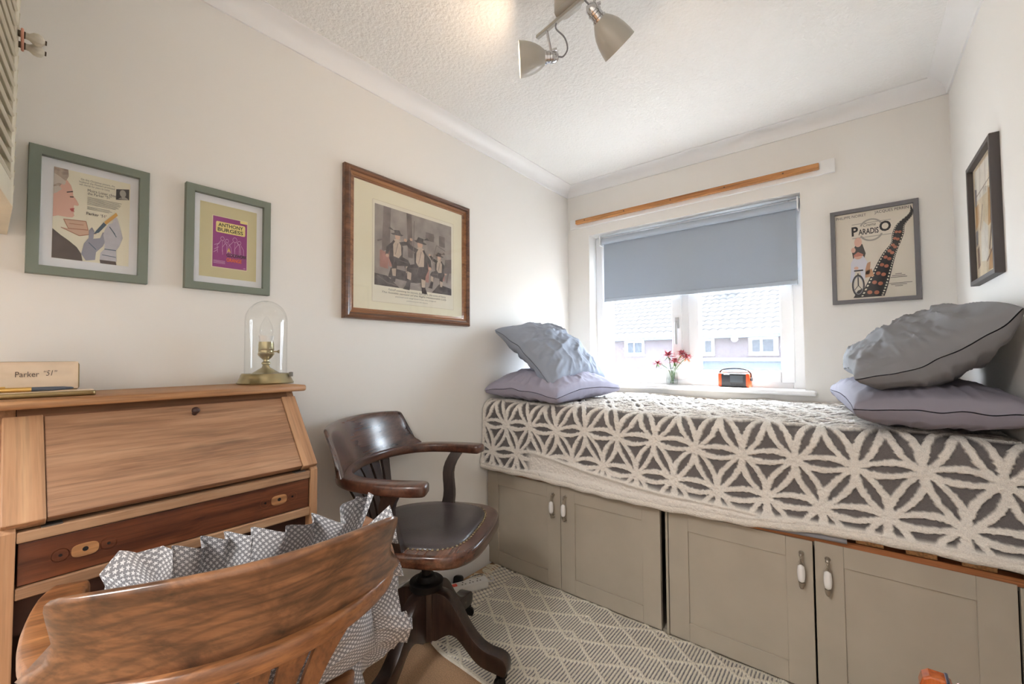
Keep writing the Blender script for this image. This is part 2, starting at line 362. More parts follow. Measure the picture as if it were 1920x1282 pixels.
# ------------------------------------------------------------------ bed: two cupboards, slatted base, mattress, throw
paint = mat('taupe cupboard paint', (174, 165, 150), .5, noise=.05, nscale=7, bump=.06, bscale=60)
dark_m = mat('dark gap', (30, 26, 22), .9)
pewter = mat('pewter metal', (172, 164, 152), .38, .85)
china = mat('white china', (232, 230, 228), .12, coat=.5)
YC = 1.74
def handle(parent, x, z0, z1, y):
    mb = MB()
    for z, s in ((z1, 1), (z0, -1)):
        mb.tube([(x, y, z), (x, y-.022, z)], [.0065, .0045], 8); mb.ball((x, y-.001, z), .008, 8, (1, .4, 1)); mb.ball((x, y-.022, z), .006, 8)
    for q in (1, -1):      # twisted upper neck
        mb.tube([(x+q*.005, y-.022, z1), (x-q*.001, y-.024, z1-.014), (x-q*.006, y-.025, z1-.026)], .002, 6)
    mb.tube([(x, y-.024, z0), (x, y-.024, z1-.01)], .003, 6)
    mb.tube([(x, y-.023, z0+.002), (x, y-.024, z0+.018)], [.007, .009], 10)
    h = mb.build('handle', pewter, parent, 50, label='twisted pewter handle with white china grip')
    zl, zh = z0+.016, z1-.028; n = 10
    MB().lathe([(.0065+.0055*math.sin(PI*i/n)**.6 if 0 < i < n else .0, zl+(zh-zl)*i/n) for i in range(n+1)], 14, (x, y-.025, 0)).build('china_grip', china, h, 60)
def cupboard(x0, x1, doors, label, gap):
    u = wempty('storage_cupboard', ((x0+x1)/2, 2.18, 0), label, 'cupboard', 'painted cupboards under the bed')
    mb = MB(); mb.box(x0, x1, YC+.02, D-.002, .0, .015); mb.box(x0, x0+.016, YC+.06, D-.002, .015, .507); mb.box(x1-.016, x1, YC+.06, D-.002, .015, .507)
    mb.box(x0+.016, x1-.016, D-.02, D-.002, .015, .507); mb.box(x0+.016, x1-.016, YC+.02, D-.02, .49, .507); mb.build('carcass', paint, u)
    for a, b in gap: MB().box(a, b, YC+.001, YC+.0195, .012, .506, .002).build('stile', paint, u)
    for (a, b, hx, ztop) in doors:
        mb = MB(); z0, z1, w = .016, ztop, .076; y0, y1 = YC, YC+.019
        mb.box(a, a+w, y0, y1, z0, z1, .0015); mb.box(b-w, b, y0, y1, z0, z1, .0015)
        mb.box(a+w, b-w, y0, y1, z0, z0+w-.006, .0015); mb.box(a+w, b-w, y0, y1, z1-w+.008, z1, .0015)
        d = mb.build('door', paint, u)
        MB().box(a+w-.002, b-w+.002, y0+.007, y1-.004, z0+w-.008, z1-w+.010).build('door_panel', paint, d)
        handle(d, hx, .357, .462, YC)
    return u
cupboard(.002, .974, [(.006, .4765, .440, .507), (.4795, .957, .508, .507)], 'taupe two-door cupboard under the bed, left unit beside the dark chair', [])
cupboard(.976, W-.002, [(.991, 1.468, 1.437, .507), (1.4735, 1.916, 1.508, .512)], 'taupe two-door cupboard under the bed, right unit near the orange chair', [(.9775, .9875), (1.921, W-.003)])
# slatted base
bb = wempty('bed_base', (.97, 2.18, .507), 'pine slatted bed base on top of the taupe cupboards', 'bed base')
redpine = wood('orange pine', (148, 88, 48), (176, 112, 66), (196, 136, 88), 'x', .55)
MB().box(.004, W-.004, YC+.002, YC+.042, .5075, .530, .002).build('rail', redpine, bb)
slat_me = None
for k in range(16):
    x = .06+k*.117
    if slat_me is None:
        o = MB().box(x, x+.068, YC+.006, D-.03, .5305, .546, .002).build('slat', wood('pine slat', (160, 112, 66), (190, 142, 92), (205, 160, 110), 'y', .6), bb); slat_me = o
    else:
        c = slat_me.copy(); COL.objects.link(c); c.location.x = k*.117
mt = MB().box(.02, W-.02, YC+.012, D-.02, .547, .86, .05).build('mattress', mat('grey sheet cotton', (142, 142, 148), .9), None, 60)
tag(mt, 'mattress in a grey sheet, edge showing beneath the patterned throw', 'mattress')
mb = MB(); N = 60
mb.sections([[(x, 1.712+.010*math.cos(a), .541-.010*math.exp(-((x-.75)/.35)**2)+.004*math.sin(x*9)+.012*math.sin(a)) for a in np.linspace(0, 2*PI, 9)[:-1]] for x in np.linspace(.05, 1.56, N)])
mb.build('sheet_hem', MATS['grey sheet cotton'], mt, 60)

# patterned throw
NX, NT = 760, 470
xs = np.linspace(.006, W-.006, NX)
zbot = np.interp(xs, [0, .34, .637, 1.0, 1.28, 1.5, 1.7, 1.95], [.537, .534, .524, .528, .536, .562, .574, .574])
ztop = .882+.004*np.sin(xs*5)+.004*np.sin(xs*11+1)
r = .05; yb, yf = D-.012, 1.712
Lf = yb-(yf+r); La = PI/2*r
Xg = np.repeat(xs[:, None], NT, 1)
Lv = (ztop-r-zbot)[:, None]; Ltot = Lf+La+Lv
sg = np.linspace(0, 1, NT)[None, :]**.92*Ltot
flat = sg < Lf; arc = (sg >= Lf) & (sg < Lf+La); a = np.clip((sg-Lf)/r, 0, PI/2); dn = np.clip(sg-Lf-La, 0, 9)
Yg = np.where(flat, yb-sg, yf+r-r*np.sin(a)); Zg = np.where(flat, ztop[:, None], ztop[:, None]-r+r*np.cos(a)-dn)
Ny = np.where(flat, 0, -np.sin(a)); Nz = np.where(flat, 1, np.cos(a))
q = .882+.03-(sg-Lf)              # pattern height coordinate, runs on over the top
q = np.where(sg < Lf, .912+(Lf-sg), q)
q = np.where(sg >= Lf+La, Zg+.0, q) ; q = np.where(arc, np.interp(sg-Lf, [0, La], [.882+.012, .832]), q); q = np.where(flat, .894+(Lf-sg), q)
wx = Xg+.004*np.sin(q*23+Xg*4); wq = q+.006*np.sin(Xg*6.1)+.004*np.sin(Xg*17)
ax, ay = .1575, .1415
jj = (wq-.78)/ay; ii = (wx-.166)/ax-.5*jj
nz1 = vnoise(Xg*160, sg*160, 3); nz2 = vnoise(Xg*420, sg*420, 5)
def lens(t, c): t = t-np.floor(t); return np.abs(np.abs(c)-.0205*np.sin(PI*t)**.8)
dd = np.minimum(np.minimum(lens(ii, (jj-np.round(jj))*ay), lens(jj, (ii-np.round(ii))*ax*.874)), lens(jj, (ii+jj-np.round(ii+jj))*ax*.874))
mask = 1-sstep(.0078, .0118, dd+(nz1-.5)*.005)
hem = np.interp(xs, [0, .2, .34, .5, .637, .85, 1.0, 1.2, 1.3, 1.4, 1.95], [.566, .560, .566, .572, .572, .562, .572, .570, .565, .590, .604])[:, None]
edge = sstep(.004, -.004, Zg-hem)*(sg > Lf+La)
edge = np.maximum(edge, sstep(.03, .022, Xg+.006*nz1)); edge = np.maximum(edge, sstep(.035, .028, Lf*0+sg))
fold = np.interp(xs, [.25, .32, .45, .637, .85, 1.0, 1.2, 1.28, 1.36], [.72, .655, .640, .612, .595, .586, .580, .578, .572])[:, None]
below = sstep(.003, -.003, Zg-fold)*sstep(.28, .34, Xg)*sstep(1.36, 1.30, Xg)*(sg > Lf)
roll = np.exp(-((Zg-fold)/.010)**2)*sstep(.28, .33, Xg)*sstep(1.38, 1.30, Xg)*(sg > Lf)
mask = np.maximum(mask, np.maximum(edge, below)); mask = np.maximum(mask, roll*1.2).clip(0, 1)
mask = mask*(1-.0*nz2)
wav = .010*np.sin(Xg*7+1)*np.exp(-((Zg-.6)/.12)**2)*(sg > Lf)+.006*(vnoise(Xg*9, sg*9, 8)-.5)
h = wav+mask*(.006+.004*nz1+.002*nz2)+roll*.012+edge*.012*np.sin(PI*np.clip((Zg-zbot[:, None])/.05, 0, 1))*(sg > Lf)-below*.002
h = h+.006*flat*(vnoise(Xg*14, sg*14, 11)-.3)
h = np.where((sg > Lf+La), h+.022*sstep(.72, .56, Zg)*np.interp(Xg, [0, .3, 1.3, 1.9], [.2, .2, .6, .6]), h)
P = np.stack([Xg, Yg+Ny*h, Zg+Nz*h], -1)
throw_m = attr_mat('throw pile', ((118, 113, 112), (238, 232, 224)), .95, bump=.7, bscale=420, bdist=.004, noise=.1)
th = np_grid('throw_blanket', P, mask, throw_m)
tag(th, 'grey and white fleece throw with a raised star lattice covering the bed', 'blanket')
mb = MB(); mb.sections([[(x, yy+.013*math.cos(t)*(1+.15*math.sin(x*60)), zz+.014*math.sin(t)*(1+.15*math.sin(x*47+t))) for t in np.linspace(0, 2*PI, 11)[:-1]]
    for x, yy, zz in [(xs[i], float(P[i, -1, 1])-.002, float(P[i, -1, 2])+.006) for i in range(2, NX-2, 5)]])
mb.build('fleece_hem', mat('cream fleece', (232, 225, 215), .95, noise=.08, nscale=200, bump=1., bscale=230, bdist=.006), th, 80)

# ------------------------------------------------------------------ pillows
def pillow(name, w, d, t, loc, rot, m, label, seed=0, wr=1., deform=None, pw=.40, group=None):
    n = 90; u = np.linspace(-1, 1, n); U, V = np.meshgrid(u, u, indexing='ij')
    mb = []
    def side(sgn):
        x = w/2*U*(1-.07*(1-V**2)*np.abs(U)**2); y = d/2*V*(1-.07*(1-U**2)*np.abs(V)**2)
        hb = ((1-U**2)*(1-V**2)).clip(0, 1)**pw
        e = np.maximum(np.abs(U), np.abs(V)); rad = np.arctan2(V, U)
        wrk = (np.abs(vnoise(U*3.1+seed+5+V*1.2, V*3.3+9-U*.8, seed)-.5)*2)**.6*.45+.25*np.abs(vnoise(U*7+V*5+40, V*6-U*4+60, seed+7)-.5)*2+(np.abs(vnoise(rad*6+seed+30, e*2.2+4, seed+1)-.5)*2)*.45*sstep(.35, .9, e)+.2*(vnoise(U*9+20, V*4+20, seed+2)-.5)
        z = sgn*(t/2*hb*(1-.28*wr*wrk)+.0015)+.010*wr*(vnoise(U*4+40, V*4+40, seed+4)-.5)*(1-hb)
        return x, y, z
    me_v = []; fs = []
    for sgn in (1, -1):
        x, y, z = side(sgn); k = len(me_v)
        for i in range(n):
            for j in range(n):
                p = Vector((x[i, j], y[i, j], z[i, j]))
                if deform: p = deform(p)
                me_v.append(p)
        for i in range(n-1):
            for j in range(n-1):
                f = (k+i*n+j, k+(i+1)*n+j, k+(i+1)*n+j+1, k+i*n+j+1); fs.append(f if sgn > 0 else f[::-1])
    q = MB(); q.add(me_v, fs)
    me = bpy.data.meshes.new(name); me.from_pydata(q.v, [], q.f); bm = bmesh.new(); bm.from_mesh(me)
    bmesh.ops.remove_doubles(bm, verts=bm.verts, dist=.0004); bm.to_mesh(me); bm.free()
    o = link(name, me, m, None, 80); o.location = loc; o.rotation_euler = rot
    return tag(o, label, 'pillow', group)
bluegrey = mat('blue-grey pillow cotton', (150, 158, 172), .85, bump=.15, bscale=14, bdist=.01)
lilac = mat('lilac-grey pillow cotton', (158, 155, 172), .85, bump=.15, bscale=14, bdist=.01)
slate = mat('slate-grey pillow cotton', (122, 122, 126), .8, bump=.15, bscale=12, bdist=.01)
mauve = mat('mauve-grey pillow cotton', (134, 130, 142), .85, bump=.15, bscale=12, bdist=.01)
def sag(k): return lambda p: Vector((p.x, p.y, p.z+k*(p.x**2+p.y**2)))
pillow('pillow', .50, .60, .19, (.275, 2.0, .985), (.03, .05, -.08), lilac, 'lilac-grey pillow lying flat on the left end of the bed', 3, 1.4, sag(-.25), .30, 'pillows on the bed')
pillow('pillow', .48, .54, .24, (.262, 2.03, 1.165), (.04, .68, -.02), bluegrey, 'blue-grey pillow leaning on the left wall atop a lilac one', 8, 1.4, sag(-.25), group='pillows on the bed')
pillow('pillow', .385, .86, .17, (1.735, 2.06, .980), (0, .0, .10), mauve, 'mauve-grey pillow at the right end of the bed, beneath the slate one', 14, 1.1, sag(-.05), .27, 'pillows on the bed')
pillow('pillow', .385, .76, .25, (1.752, 2.00, 1.138), (.02, -.52, .04), slate, 'slate-grey pillow on top of the mauve one against the right wall', 21, 1.4, lambda p: Vector((p.x, p.y, p.z+1.1*p.x**2-.15*p.y**2)), group='pillows on the bed')

# ------------------------------------------------------------------ bureau
DY0, DY1 = .000, .592          # left and right ends of the carcass
XS, ZSL = .238, 1.030           # top of the slope
XF, ZF = .400, .829             # foot of the slope
pine_l = wood('worn pine along', (134, 98, 72), (168, 130, 98), (190, 154, 120), 'y', .55, wear=.55, streak=.28, figure=1.2)
pine_v = wood('worn pine upright', (148, 106, 76), (178, 134, 98), (196, 154, 116), 'z', .55, wear=.25, streak=.25)
pine_t = wood('worn pine top', (148, 102, 66), (182, 134, 92), (204, 160, 116), 'y', .5, wear=.2, streak=.3, figure=.8)
pine_d = wood('darkened pine rail', (98, 68, 48), (130, 92, 66), (150, 110, 82), 'y', .55, wear=.7, streak=.3)
mahog = wood('mahogany drawer', (62, 30, 18), (100, 54, 32), (128, 74, 46), 'y', .38, streak=.35, coat=.2, wear=.3, figure=2.)
bu = wempty('bureau', (.2, .295, 0), 'stripped wooden writing bureau with a sloping fall front against the left wall', 'bureau')
mb = MB(); o = [(.004, DY0-.018), (.268, DY0-.018), (.276, DY0-.012), (.276, DY1+.020), (.270, DY1+.026), (.004, DY1+.026)]
mb.prism(o, 1.030, 1.048, .005); mb.build('top_board', pine_t, bu, 50)
for y, tk in ((DY0, .037), (DY1-.019, .019)):
    pts = [(.004, 0), (XF, 0), (XF, ZF-.012), (XS-.006, ZSL), (.004, ZSL)]
    mt_ = Matrix(((1, 0, 0, 0), (0, 0, 1, y), (0, 1, 0, 0), (0, 0, 0, 1)))
    MB().prism(pts, 0, tk, .001, mt_).build('side_panel', pine_v, bu)
# slope frame: s runs down the slope, n out of it
sl = Vector((XF-XS, 0, ZF-ZSL)); SL = sl.length; sl.normalize(); nn = Vector((-sl.z, 0, sl.x))
if nn.x < 0: nn = -nn
def slope_m():
    m = Matrix.Identity(4)
    for i, v in enumerate((Vector((0, 1, 0)), sl, nn)): m.col[i] = (*v, 0)
    m.col[3] = (XS, 0, ZSL, 1); return m
SM = slope_m()
mb = MB(); mb.box(DY0+.038, DY1-.020, -.004, SL*.10, -.022, -.001, .001, SM); mb.build('top_rail', pine_d, bu)
pine_s = wood('worn pine fall', (126, 90, 66), (166, 125, 95), (188, 148, 116), 'x', .55, wear=.7, streak=.32, figure=1.0, scale=1.)
pine_c = wood('worn pine cleat', (154, 112, 80), (182, 138, 102), (198, 158, 120), 'y', .55, wear=.2, streak=.25)
mb = MB(); mb.box(DY0+.075, DY1-.042, SL*.098, SL*.985, -.018, .003, .002); fall = mb.build('fall_front', pine_s, bu); fall.matrix_basis = SM
for a, b in ((DY0+.018, DY0+.0742), (DY1-.0412, DY1-.002)):
    MB().box(a, b, SL*.09, SL*1.0, -.019, .0065, .0025).build('cleat', pine_c, fall)
mb = MB(); mb.lathe([(.0, 0), (.006, 0), (.005, .008), (.0085, .012), (.009, .017), (.006, .021), (0, .022)], 14, mtx=Matrix.Translation((.333, SL*.205, .002)))
mb.build('knob', mat('dark turned wood', (58, 34, 30), .35), fall, 50)
for y in (.082, DY1-.046): MB().box(XF-.022, XF-.003, y-.014, y+.014, ZF-.0135, ZF-.011).build('hinge', mat('old steel hinge', (110, 104, 98), .5, .8), bu)
# drawer rails, drawer, cavity
for z0, z1 in ((.7955, .8155), (.6935, .7155)): MB().box(XF-.35, XF-.001, DY0+.0375, DY1-.0195, z0, z1, .0025).build('drawer_rail', pine_l, bu)
dr = MB().box(XF-.34, XF-.006, DY0+.040, DY1-.022, .717, .794, .0015).build('drawer', mahog, bu)
patch = wood('bare handle patch', (146, 96, 56), (178, 126, 80), (196, 146, 98), 'y', .6)
hole = mat('dark hole', (18, 10, 8), .9)
for y in (.128, .492):
    pts = []
    for a in np.linspace(0, 2*PI, 29)[:-1]:
        c, s_ = math.cos(a), math.sin(a); pts.append((y+.0195*abs(c)**.55*math.copysign(1, c), .755+.0125*abs(s_)**.7*math.copysign(1, s_)))
    mp_ = Matrix(((0, 0, 1, XF-.006), (1, 0, 0, 0), (0, 1, 0, 0), (0, 0, 0, 1)))
    MB().prism(pts, 0, .0012, .0004, mp_).build('handle_patch', patch, dr)
    mb = MB(); mb.tube([(XF-.0049, y, .756), (XF-.0045, y, .756)], .0045, 10); mb.build('keyhole', hole, dr)
    for q in (-.034, .034):
        MB().sections([[(XF-.006, y+q+rr*math.cos(t), .755+rr*math.sin(t)) for t in np.linspace(0, 2*PI, 17)[:-1]] for rr in (.0125, .0118)] , cap=False).build('mount_ring', mat('scratched ring', (150, 92, 58), .6), dr)
        MB().tube([(XF-.006, y+q, .755), (XF-.0052, y+q, .755)], .0028, 8).build('screw_hole', hole, dr)
inner = mat('dark bureau interior', (66, 38, 26), .7, noise=.2, nscale=9)
mb = MB(); mb.box(.006, .016, DY0+.0195, DY1-.0195, .02, 1.02); mb.build('back_panel', inner, bu)
mb = MB(); mb.box(.0165, .045, DY0+.0375, DY1-.0195, .08, .14); mb.build('back_stretcher', inner, bu)
mb = MB(); mb.box(XF-.05, XF-.03, DY0+.0375, DY1-.0195, .62, .693); mb.build('apron', inner, bu)

# ------------------------------------------------------------------ cloche lamp on the bureau
brass = mat('aged brass', (168, 156, 122), .28, 1.)
ZD = 1.0485
lx, ly = .092, .570
lm = wempty('cloche_lamp', (lx, ly, ZD), 'small brass table lamp under a glass dome on the bureau', 'lamp')
c = (lx, ly, ZD)
MB().lathe([(0, 0), (.081, 0), (.082, .004), (.078, .010), (.074, .018), (.0725, .022), (.071, .028), (.068, .033), (.040, .034), (.030, .040), (.022, .046), (.012, .052), (.009, .060), (.013, .064), (.013, .067), (.008, .072), (.008, .078), (0, .079)], 48, c).build('lamp_base', brass, lm, 40)
MB().lathe([(0, .078), (.010, .078), (.018, .086), (.0235, .093), (.0245, .098), (.0225, .101), (.0225, .110), (.0235, .112), (.0225, .114), (.0225, .128), (.0215, .132), (.0215, .136), (0, .1365)], 32, c).build('bulb_socket', brass, lm, 40)
d = Vector((.60, .80, 0))
MB().tube([Vector(c)+d*.02+Vector((0, 0, .104)), Vector(c)+d*.036+Vector((0, 0, .104))], .002, 8).tube([Vector(c)+d*.035+Vector((0, 0, .104)), Vector(c)+d*.039+Vector((0, 0, .104))], [.005, .006], 10).build('switch_key', brass, lm, 50)
MB().lathe([(0, .134), (.0185, .134), (.022, .150), (.0225, .156), (.0, .157)], 28, c).build('bulb_collar', china, lm, 40)
MB().lathe([(.0165, .1565), (.0195, .168), (.0195, .178), (.016, .192), (.010, .206), (.004, .217), (0, .221)], 28, c).build('bulb', glass_mat('bulb glass', gloss=1., cap=.4), lm, 60)
dome = [(.061, .034), (.061, .205)]+[(.061*math.cos(a), .205+.066*math.sin(a)) for a in np.linspace(0, PI/2, 14)[1:]]
MB().lathe(dome, 56, c).build('glass_dome', glass_mat('dome glass', (.985, .99, .985), gloss=1., cap=.38), lm, 60)
MB().lathe([(0, .0), (.006, .0), (.006, .014), (0, .015)], 12, (lx+.052, ly+.057, ZD+.022)).build('switch_stub', mat('grey stub', (120, 116, 108), .5), lm)

# ------------------------------------------------------------------ pen case and pen
pc = wempty('pen_case', (.16, .07, ZD), 'open satin-lined pen case at the left end of the bureau', 'pen case')
tin = mat('gold tin edge', (150, 130, 92), .35, .9); satin = mat('champagne satin', (226, 204, 178), .38, noise=.06, nscale=16)
def rrect(w, h, r_, n=5):
    out = []
    for cx_, cy_, a0 in ((w/2-r_, h/2-r_, 0), (-w/2+r_, h/2-r_, PI/2), (-w/2+r_, -h/2+r_, PI), (w/2-r_, -h/2+r_, 1.5*PI)):
        for i in range(n+1): a = a0+PI/2*i/n; out.append((cx_+r_*math.cos(a), cy_+r_*math.sin(a)))
    return out
# tray lies along y; local x along its length
TM = Matrix.Translation((.185, .065, ZD)) @ Matrix.Rotation(PI/2-.05, 4, 'Z')
MB().prism(rrect(.19, .052, .010), 0, .011, .003, TM).build('tray', tin, pc, 40)
MB().prism(rrect(.183, .045, .008), .0105, .0125, .001, TM).build('tray_lining', satin, pc)
LMt = Matrix.Translation((.140, .048, ZD+.010)) @ Matrix.Rotation(PI/2-.05, 4, 'Z') @ Matrix.Rotation(math.radians(76), 4, 'X')
LMt = LMt @ Matrix.Translation((0, .036, 0))
MB().prism(rrect(.178, .070, .009), -.007, -.0005, .002, LMt).build('lid', tin, pc, 40)
bm = bmesh.new(); w_, h_ = .173, .065
def lidf(u, v):
    x = (u-.5)*w_; y = (v-.5)*h_; e = max(abs(u-.5), abs(v-.5))*2
    dx = min(u, 1-u)*w_; dy = min(v, 1-v)*h_; k = min(dx, dy)
    z = .0046-.0030*min(1, k/.009)**.6+.0006*math.sin(v*16+u*3)*min(1, k/.006); return LMt @ Vector((x, y, z))
ll = MB().grid(60, 24, lidf).build('lid_lining', satin, pc, 80)
mb = MB(); lettering(mb, 'Parker', -.012, -.002, .0125, .036, .0024); lettering(mb, '\u201c51\u201d', .031, .000, .0125, .021, .0024, shear=.25)
mb.xf(LMt).build('lettering', mat('brown print', (88, 72, 60), .6), ll)
pn = wempty('fountain_pen', (.185, .065, ZD+.0125), 'gold and grey fountain pen lying in the open pen case', 'pen')
PM = Matrix.Translation((.190, .052, ZD+.0178)) @ Matrix.Rotation(PI/2-.05, 4, 'Z')
MB().tube([PM @ Vector((x, 0, 0)) for x in (-.058, -.055, -.02, .007)], [.0025, .0045, .005, .005], 14).build('pen_cap', mat('gold cap', (222, 184, 112), .3, .8), pn, 50)
MB().tube([PM @ Vector((x, 0, 0)) for x in (.007, .03, .055, .068, .071)], [.0048, .0048, .004, .0025, .001], 14).build('barrel', mat('grey-blue barrel', (84, 92, 104), .3), pn, 50)
MB().tube([PM @ Vector((x, 0, .0062)) for x in (-.055, -.045, -.03)], [.001, .0012, .0014], 8).build('pocket_clip', MATS['gold cap'], pn)

# ------------------------------------------------------------------ framed pictures
LW = Matrix(((0, 0, 1, 0), (1, 0, 0, 0), (0, 1, 0, 0), (0, 0, 0, 1)))     # left wall: right = +Y, out = +X
BW = Matrix(((1, 0, 0, 0), (0, 0, -1, 0), (0, 1, 0, 0), (0, 0, 0, 1)))    # back wall: right = +X, out = -Y
RW = Matrix(((0, 0, -1, 0), (-1, 0, 0, 0), (0, 1, 0, 0), (0, 0, 0, 1)))   # right wall: right = -Y, out = -X
pglass = glass_mat('picture glass', gloss=.55)
def frame_profile(name, parent, w, h, prof, m):
    """mitred frame; prof = (inset from outer edge, height off the wall)"""
    secs = []
    for sx, sy in ((-1, -1), (1, -1), (1, 1), (-1, 1)):
        secs.append([(sx*(w/2-d), sy*(h/2-d), z) for d, z in prof])
    return MB().sections(secs, closed=True).build(name, m, parent)
def picture(label, basis, loc, w, h, prof, fm, mount, mount_m, cat='picture', group=None, zback=.006):
    e = empty('picture_frame', (0, 0, 0), (0, 0, 0), label, cat, group)
    e.matrix_world = Matrix.Translation(loc) @ basis
    fr = frame_profile('frame', e, w, h, prof, fm)
    fwid = max(p[0] for p in prof)
    iw, ih = w-2*fwid, h-2*fwid
    MB().box(-w/2+.003, w/2-.003, -h/2+.003, h/2-.003, .001, zback).build('backing', mount_m, e)
    MB().box(-iw/2-.002, iw/2+.002, -ih/2-.002, ih/2+.002, zback+.004, zback+.0048).build('glazing', pglass, e)
    return e, iw, ih
class Art:
    """flat print: polygons in the print's own 0..1 frame, layered by fractions of a millimetre, ONE mesh with several inks"""
    def __init__(s, e, x0, x1, y0, y1, z, paper):
        s.e, s.x0, s.x1, s.y0, s.y1, s.z, s.k = e, x0, x1, y0, y1, z, 1
        b = MB().box(x0, x1, y0, y1, z-.0006, z); s.v = b.v; s.f = b.f; s.mi = [0]*len(b.f); s.ms = [paper]
    def pt(s, p): return (s.x0+(s.x1-s.x0)*p[0], s.y0+(s.y1-s.y0)*p[1])
    def put(s, v, f, m):
        if m not in s.ms: s.ms.append(m)
        k = len(s.v); s.v += v; s.f += [tuple(i+k for i in q) for q in f]; s.mi += [s.ms.index(m)]*len(f)
    def poly(s, name, polys, m):
        s.k += 1; z = s.z+.00012*s.k
        for q in polys:
            pts = [s.pt(p)+(z,) for p in q]
            tr = tessellate_polygon([[Vector(p) for p in pts]]); s.put(pts, [tuple(t) for t in tr], m)
    def text(s, items, m, name='lettering'):
        mb = MB(); s.k += 1; z = s.z+.00012*s.k; sx, sy = s.x1-s.x0, s.y1-s.y0
        for it in items:
            t, x, y, h, w = it[:5]; kw = it[5] if len(it) > 5 else {}
            a, b = s.pt((x, y)); lettering(mb, t, a, b, h*sy, w*sx if w else None, z, **kw)
        s.put(mb.v, mb.f, m)
    def finish(s):
        me = bpy.data.meshes.new('print'); me.from_pydata(s.v, [], s.f)
        for m in s.ms: me.materials.append(m)
        me.polygons.foreach_set('material_index', s.mi); me.update()
        return link('print', me, None, s.e)
def ell(cx_, cy_, rx, ry, n=18, a0=0, a1=2*PI): return [(cx_+rx*math.cos(a), cy_+ry*math.sin(a)) for a in np.linspace(a0, a1, n, endpoint=(abs(a1-a0) < 6.2))]
def line(x0, y0, x1, y1, w=.004, asp=1.):
    d_ = math.hypot(x1-x0, y1-y0) or 1; nx, ny = -(y1-y0)/d_*w, (x1-x0)/d_*w*asp
    return [(x0+nx, y0+ny), (x0-nx, y0-ny), (x1-nx, y1-ny), (x1+nx, y1+ny)]
def pl(pts, w=.004): return [line(*a, *b, w) for a, b in zip(pts[:-1], pts[1:])]
ink = mat('dark print ink', (70, 66, 64), .8); ink2 = mat('faded print ink', (120, 116, 108), .8); black_i = mat('black print ink', (40, 38, 42), .8)
cream_p = mat('cream print paper', (232, 228, 208), .85); white_p = mat('white mount card', (232, 234, 238), .9)
skin_p = mat('printed rose skin', (220, 176, 158), .8); skin_d = mat('printed skin shade', (186, 120, 104), .8); red_p = mat('printed red', (190, 84, 80), .8)
hair_p = mat('printed ash hair', (168, 152, 138), .8, noise=.25, nscale=90); brown_p = mat('printed dark brown coat', (84, 72, 66), .8, noise=.2, nscale=40)
glove = mat('printed grey glove', (188, 188, 196), .8, noise=.08, nscale=60); glove_d = mat('printed glove shade', (150, 152, 166), .8)
gold_p = mat('printed gold', (206, 160, 84), .8); teal_p = mat('printed slate blue', (70, 92, 108), .8); pink_p = mat('printed pink box', (206, 172, 148), .8)
sage = mat('sage green frame paint', (122, 131, 120), .55)
flatp = [(0, 0), (0, .020), (.001, .021), (.021, .021), (.022, .020), (.022, 0)]
# 1 advertisement
f1w, f1h = .231, .3234
e, iw, ih = picture('sage green frame with a magazine advertisement of a woman admiring a pen', LW, (0, .1646, 1.5073), f1w, f1h, flatp, sage, None, white_p)
A = Art(e, -iw/2+.022, iw/2-.018, -ih/2+.024, ih/2-.020, .0066, cream_p)
A.poly('hair', [[(0, 1), (.17, 1), (.18, .93), (.15, .87), (.15, .80), (.05, .74), (0, .72)]], hair_p)
A.poly('face', [[(0, .74), (.05, .76), (.12, .86), (.16, .88), (.21, .83), (.235, .77), (.24, .72), (.285, .675), (.315, .63), (.30, .615), (.255, .615), (.25, .595), (.262, .578), (.25, .56), (.262, .545), (.25, .525), (.262, .50), (.24, .475), (.17, .468), (.06, .47), (0, .45)]], skin_p)
A.poly('hair_wave', [[(.0, .93), (.08, .90), (.15, .86), (.13, .82), (.06, .83), (0, .80)], [(0, .78), (.06, .80), (.10, .77), (.04, .72), (0, .70)]], mat('printed pale hair', (200, 190, 178), .8))
A.poly('brow', [line(.16, .745, .235, .765, .006), line(.20, .70, .245, .705, .006)], ink)
A.poly('lips', [[(.20, .565), (.235, .58), (.262, .578), (.25, .56), (.262, .545), (.225, .540)]], red_p)
A.poly('coat', [[(0, .32), (.10, .26), (.20, .21), (.30, .15), (.36, .08), (.38, 0), (0, 0)], [(.61, 0), (.83, 0), (.82, .04), (.60, .04)]], brown_p)
A.poly('case_picture', [[(.13, .44), (.41, .455), (.44, .36), (.19, .345)], [(.10, .345), (.19, .345), (.44, .36), (.55, .335), (.33, .28)]], pink_p)
A.poly('case_outline', [q for q in pl([(.13, .44), (.41, .455), (.44, .36), (.19, .345), (.13, .44)], .004)+pl([(.10, .345), (.33, .28), (.55, .335)], .004)]+[line(.2, .40, .38, .41, .003)], mat('printed rust line', (160, 110, 84), .8))
A.poly('glove_left', [[(.36, .08), (.39, .20), (.45, .27), (.45, .36), (.49, .40), (.52, .36), (.51, .27), (.60, .29), (.63, .36), (.70, .37), (.69, .30), (.64, .20), (.55, .12), (.54, .03), (.42, .01)]], glove_d)
A.poly('glove_right', [[(.60, .04), (.61, .12), (.66, .17), (.66, .26), (.64, .33), (.66, .40), (.71, .47), (.76, .49), (.79, .58), (.83, .55), (.88, .42), (.91, .33), (.86, .22), (.82, .17), (.83, .04)]], glove)
A.poly('glove_fold', [line(.72, .44, .80, .36, .006), line(.76, .40, .82, .33, .005), line(.66, .17, .82, .17, .005), line(.45, .22, .55, .15, .005), line(.63, .10, .82, .09, .004)], teal_p)
A.poly('pen_cap', [line(.66, .47, .82, .605, .020)], gold_p)
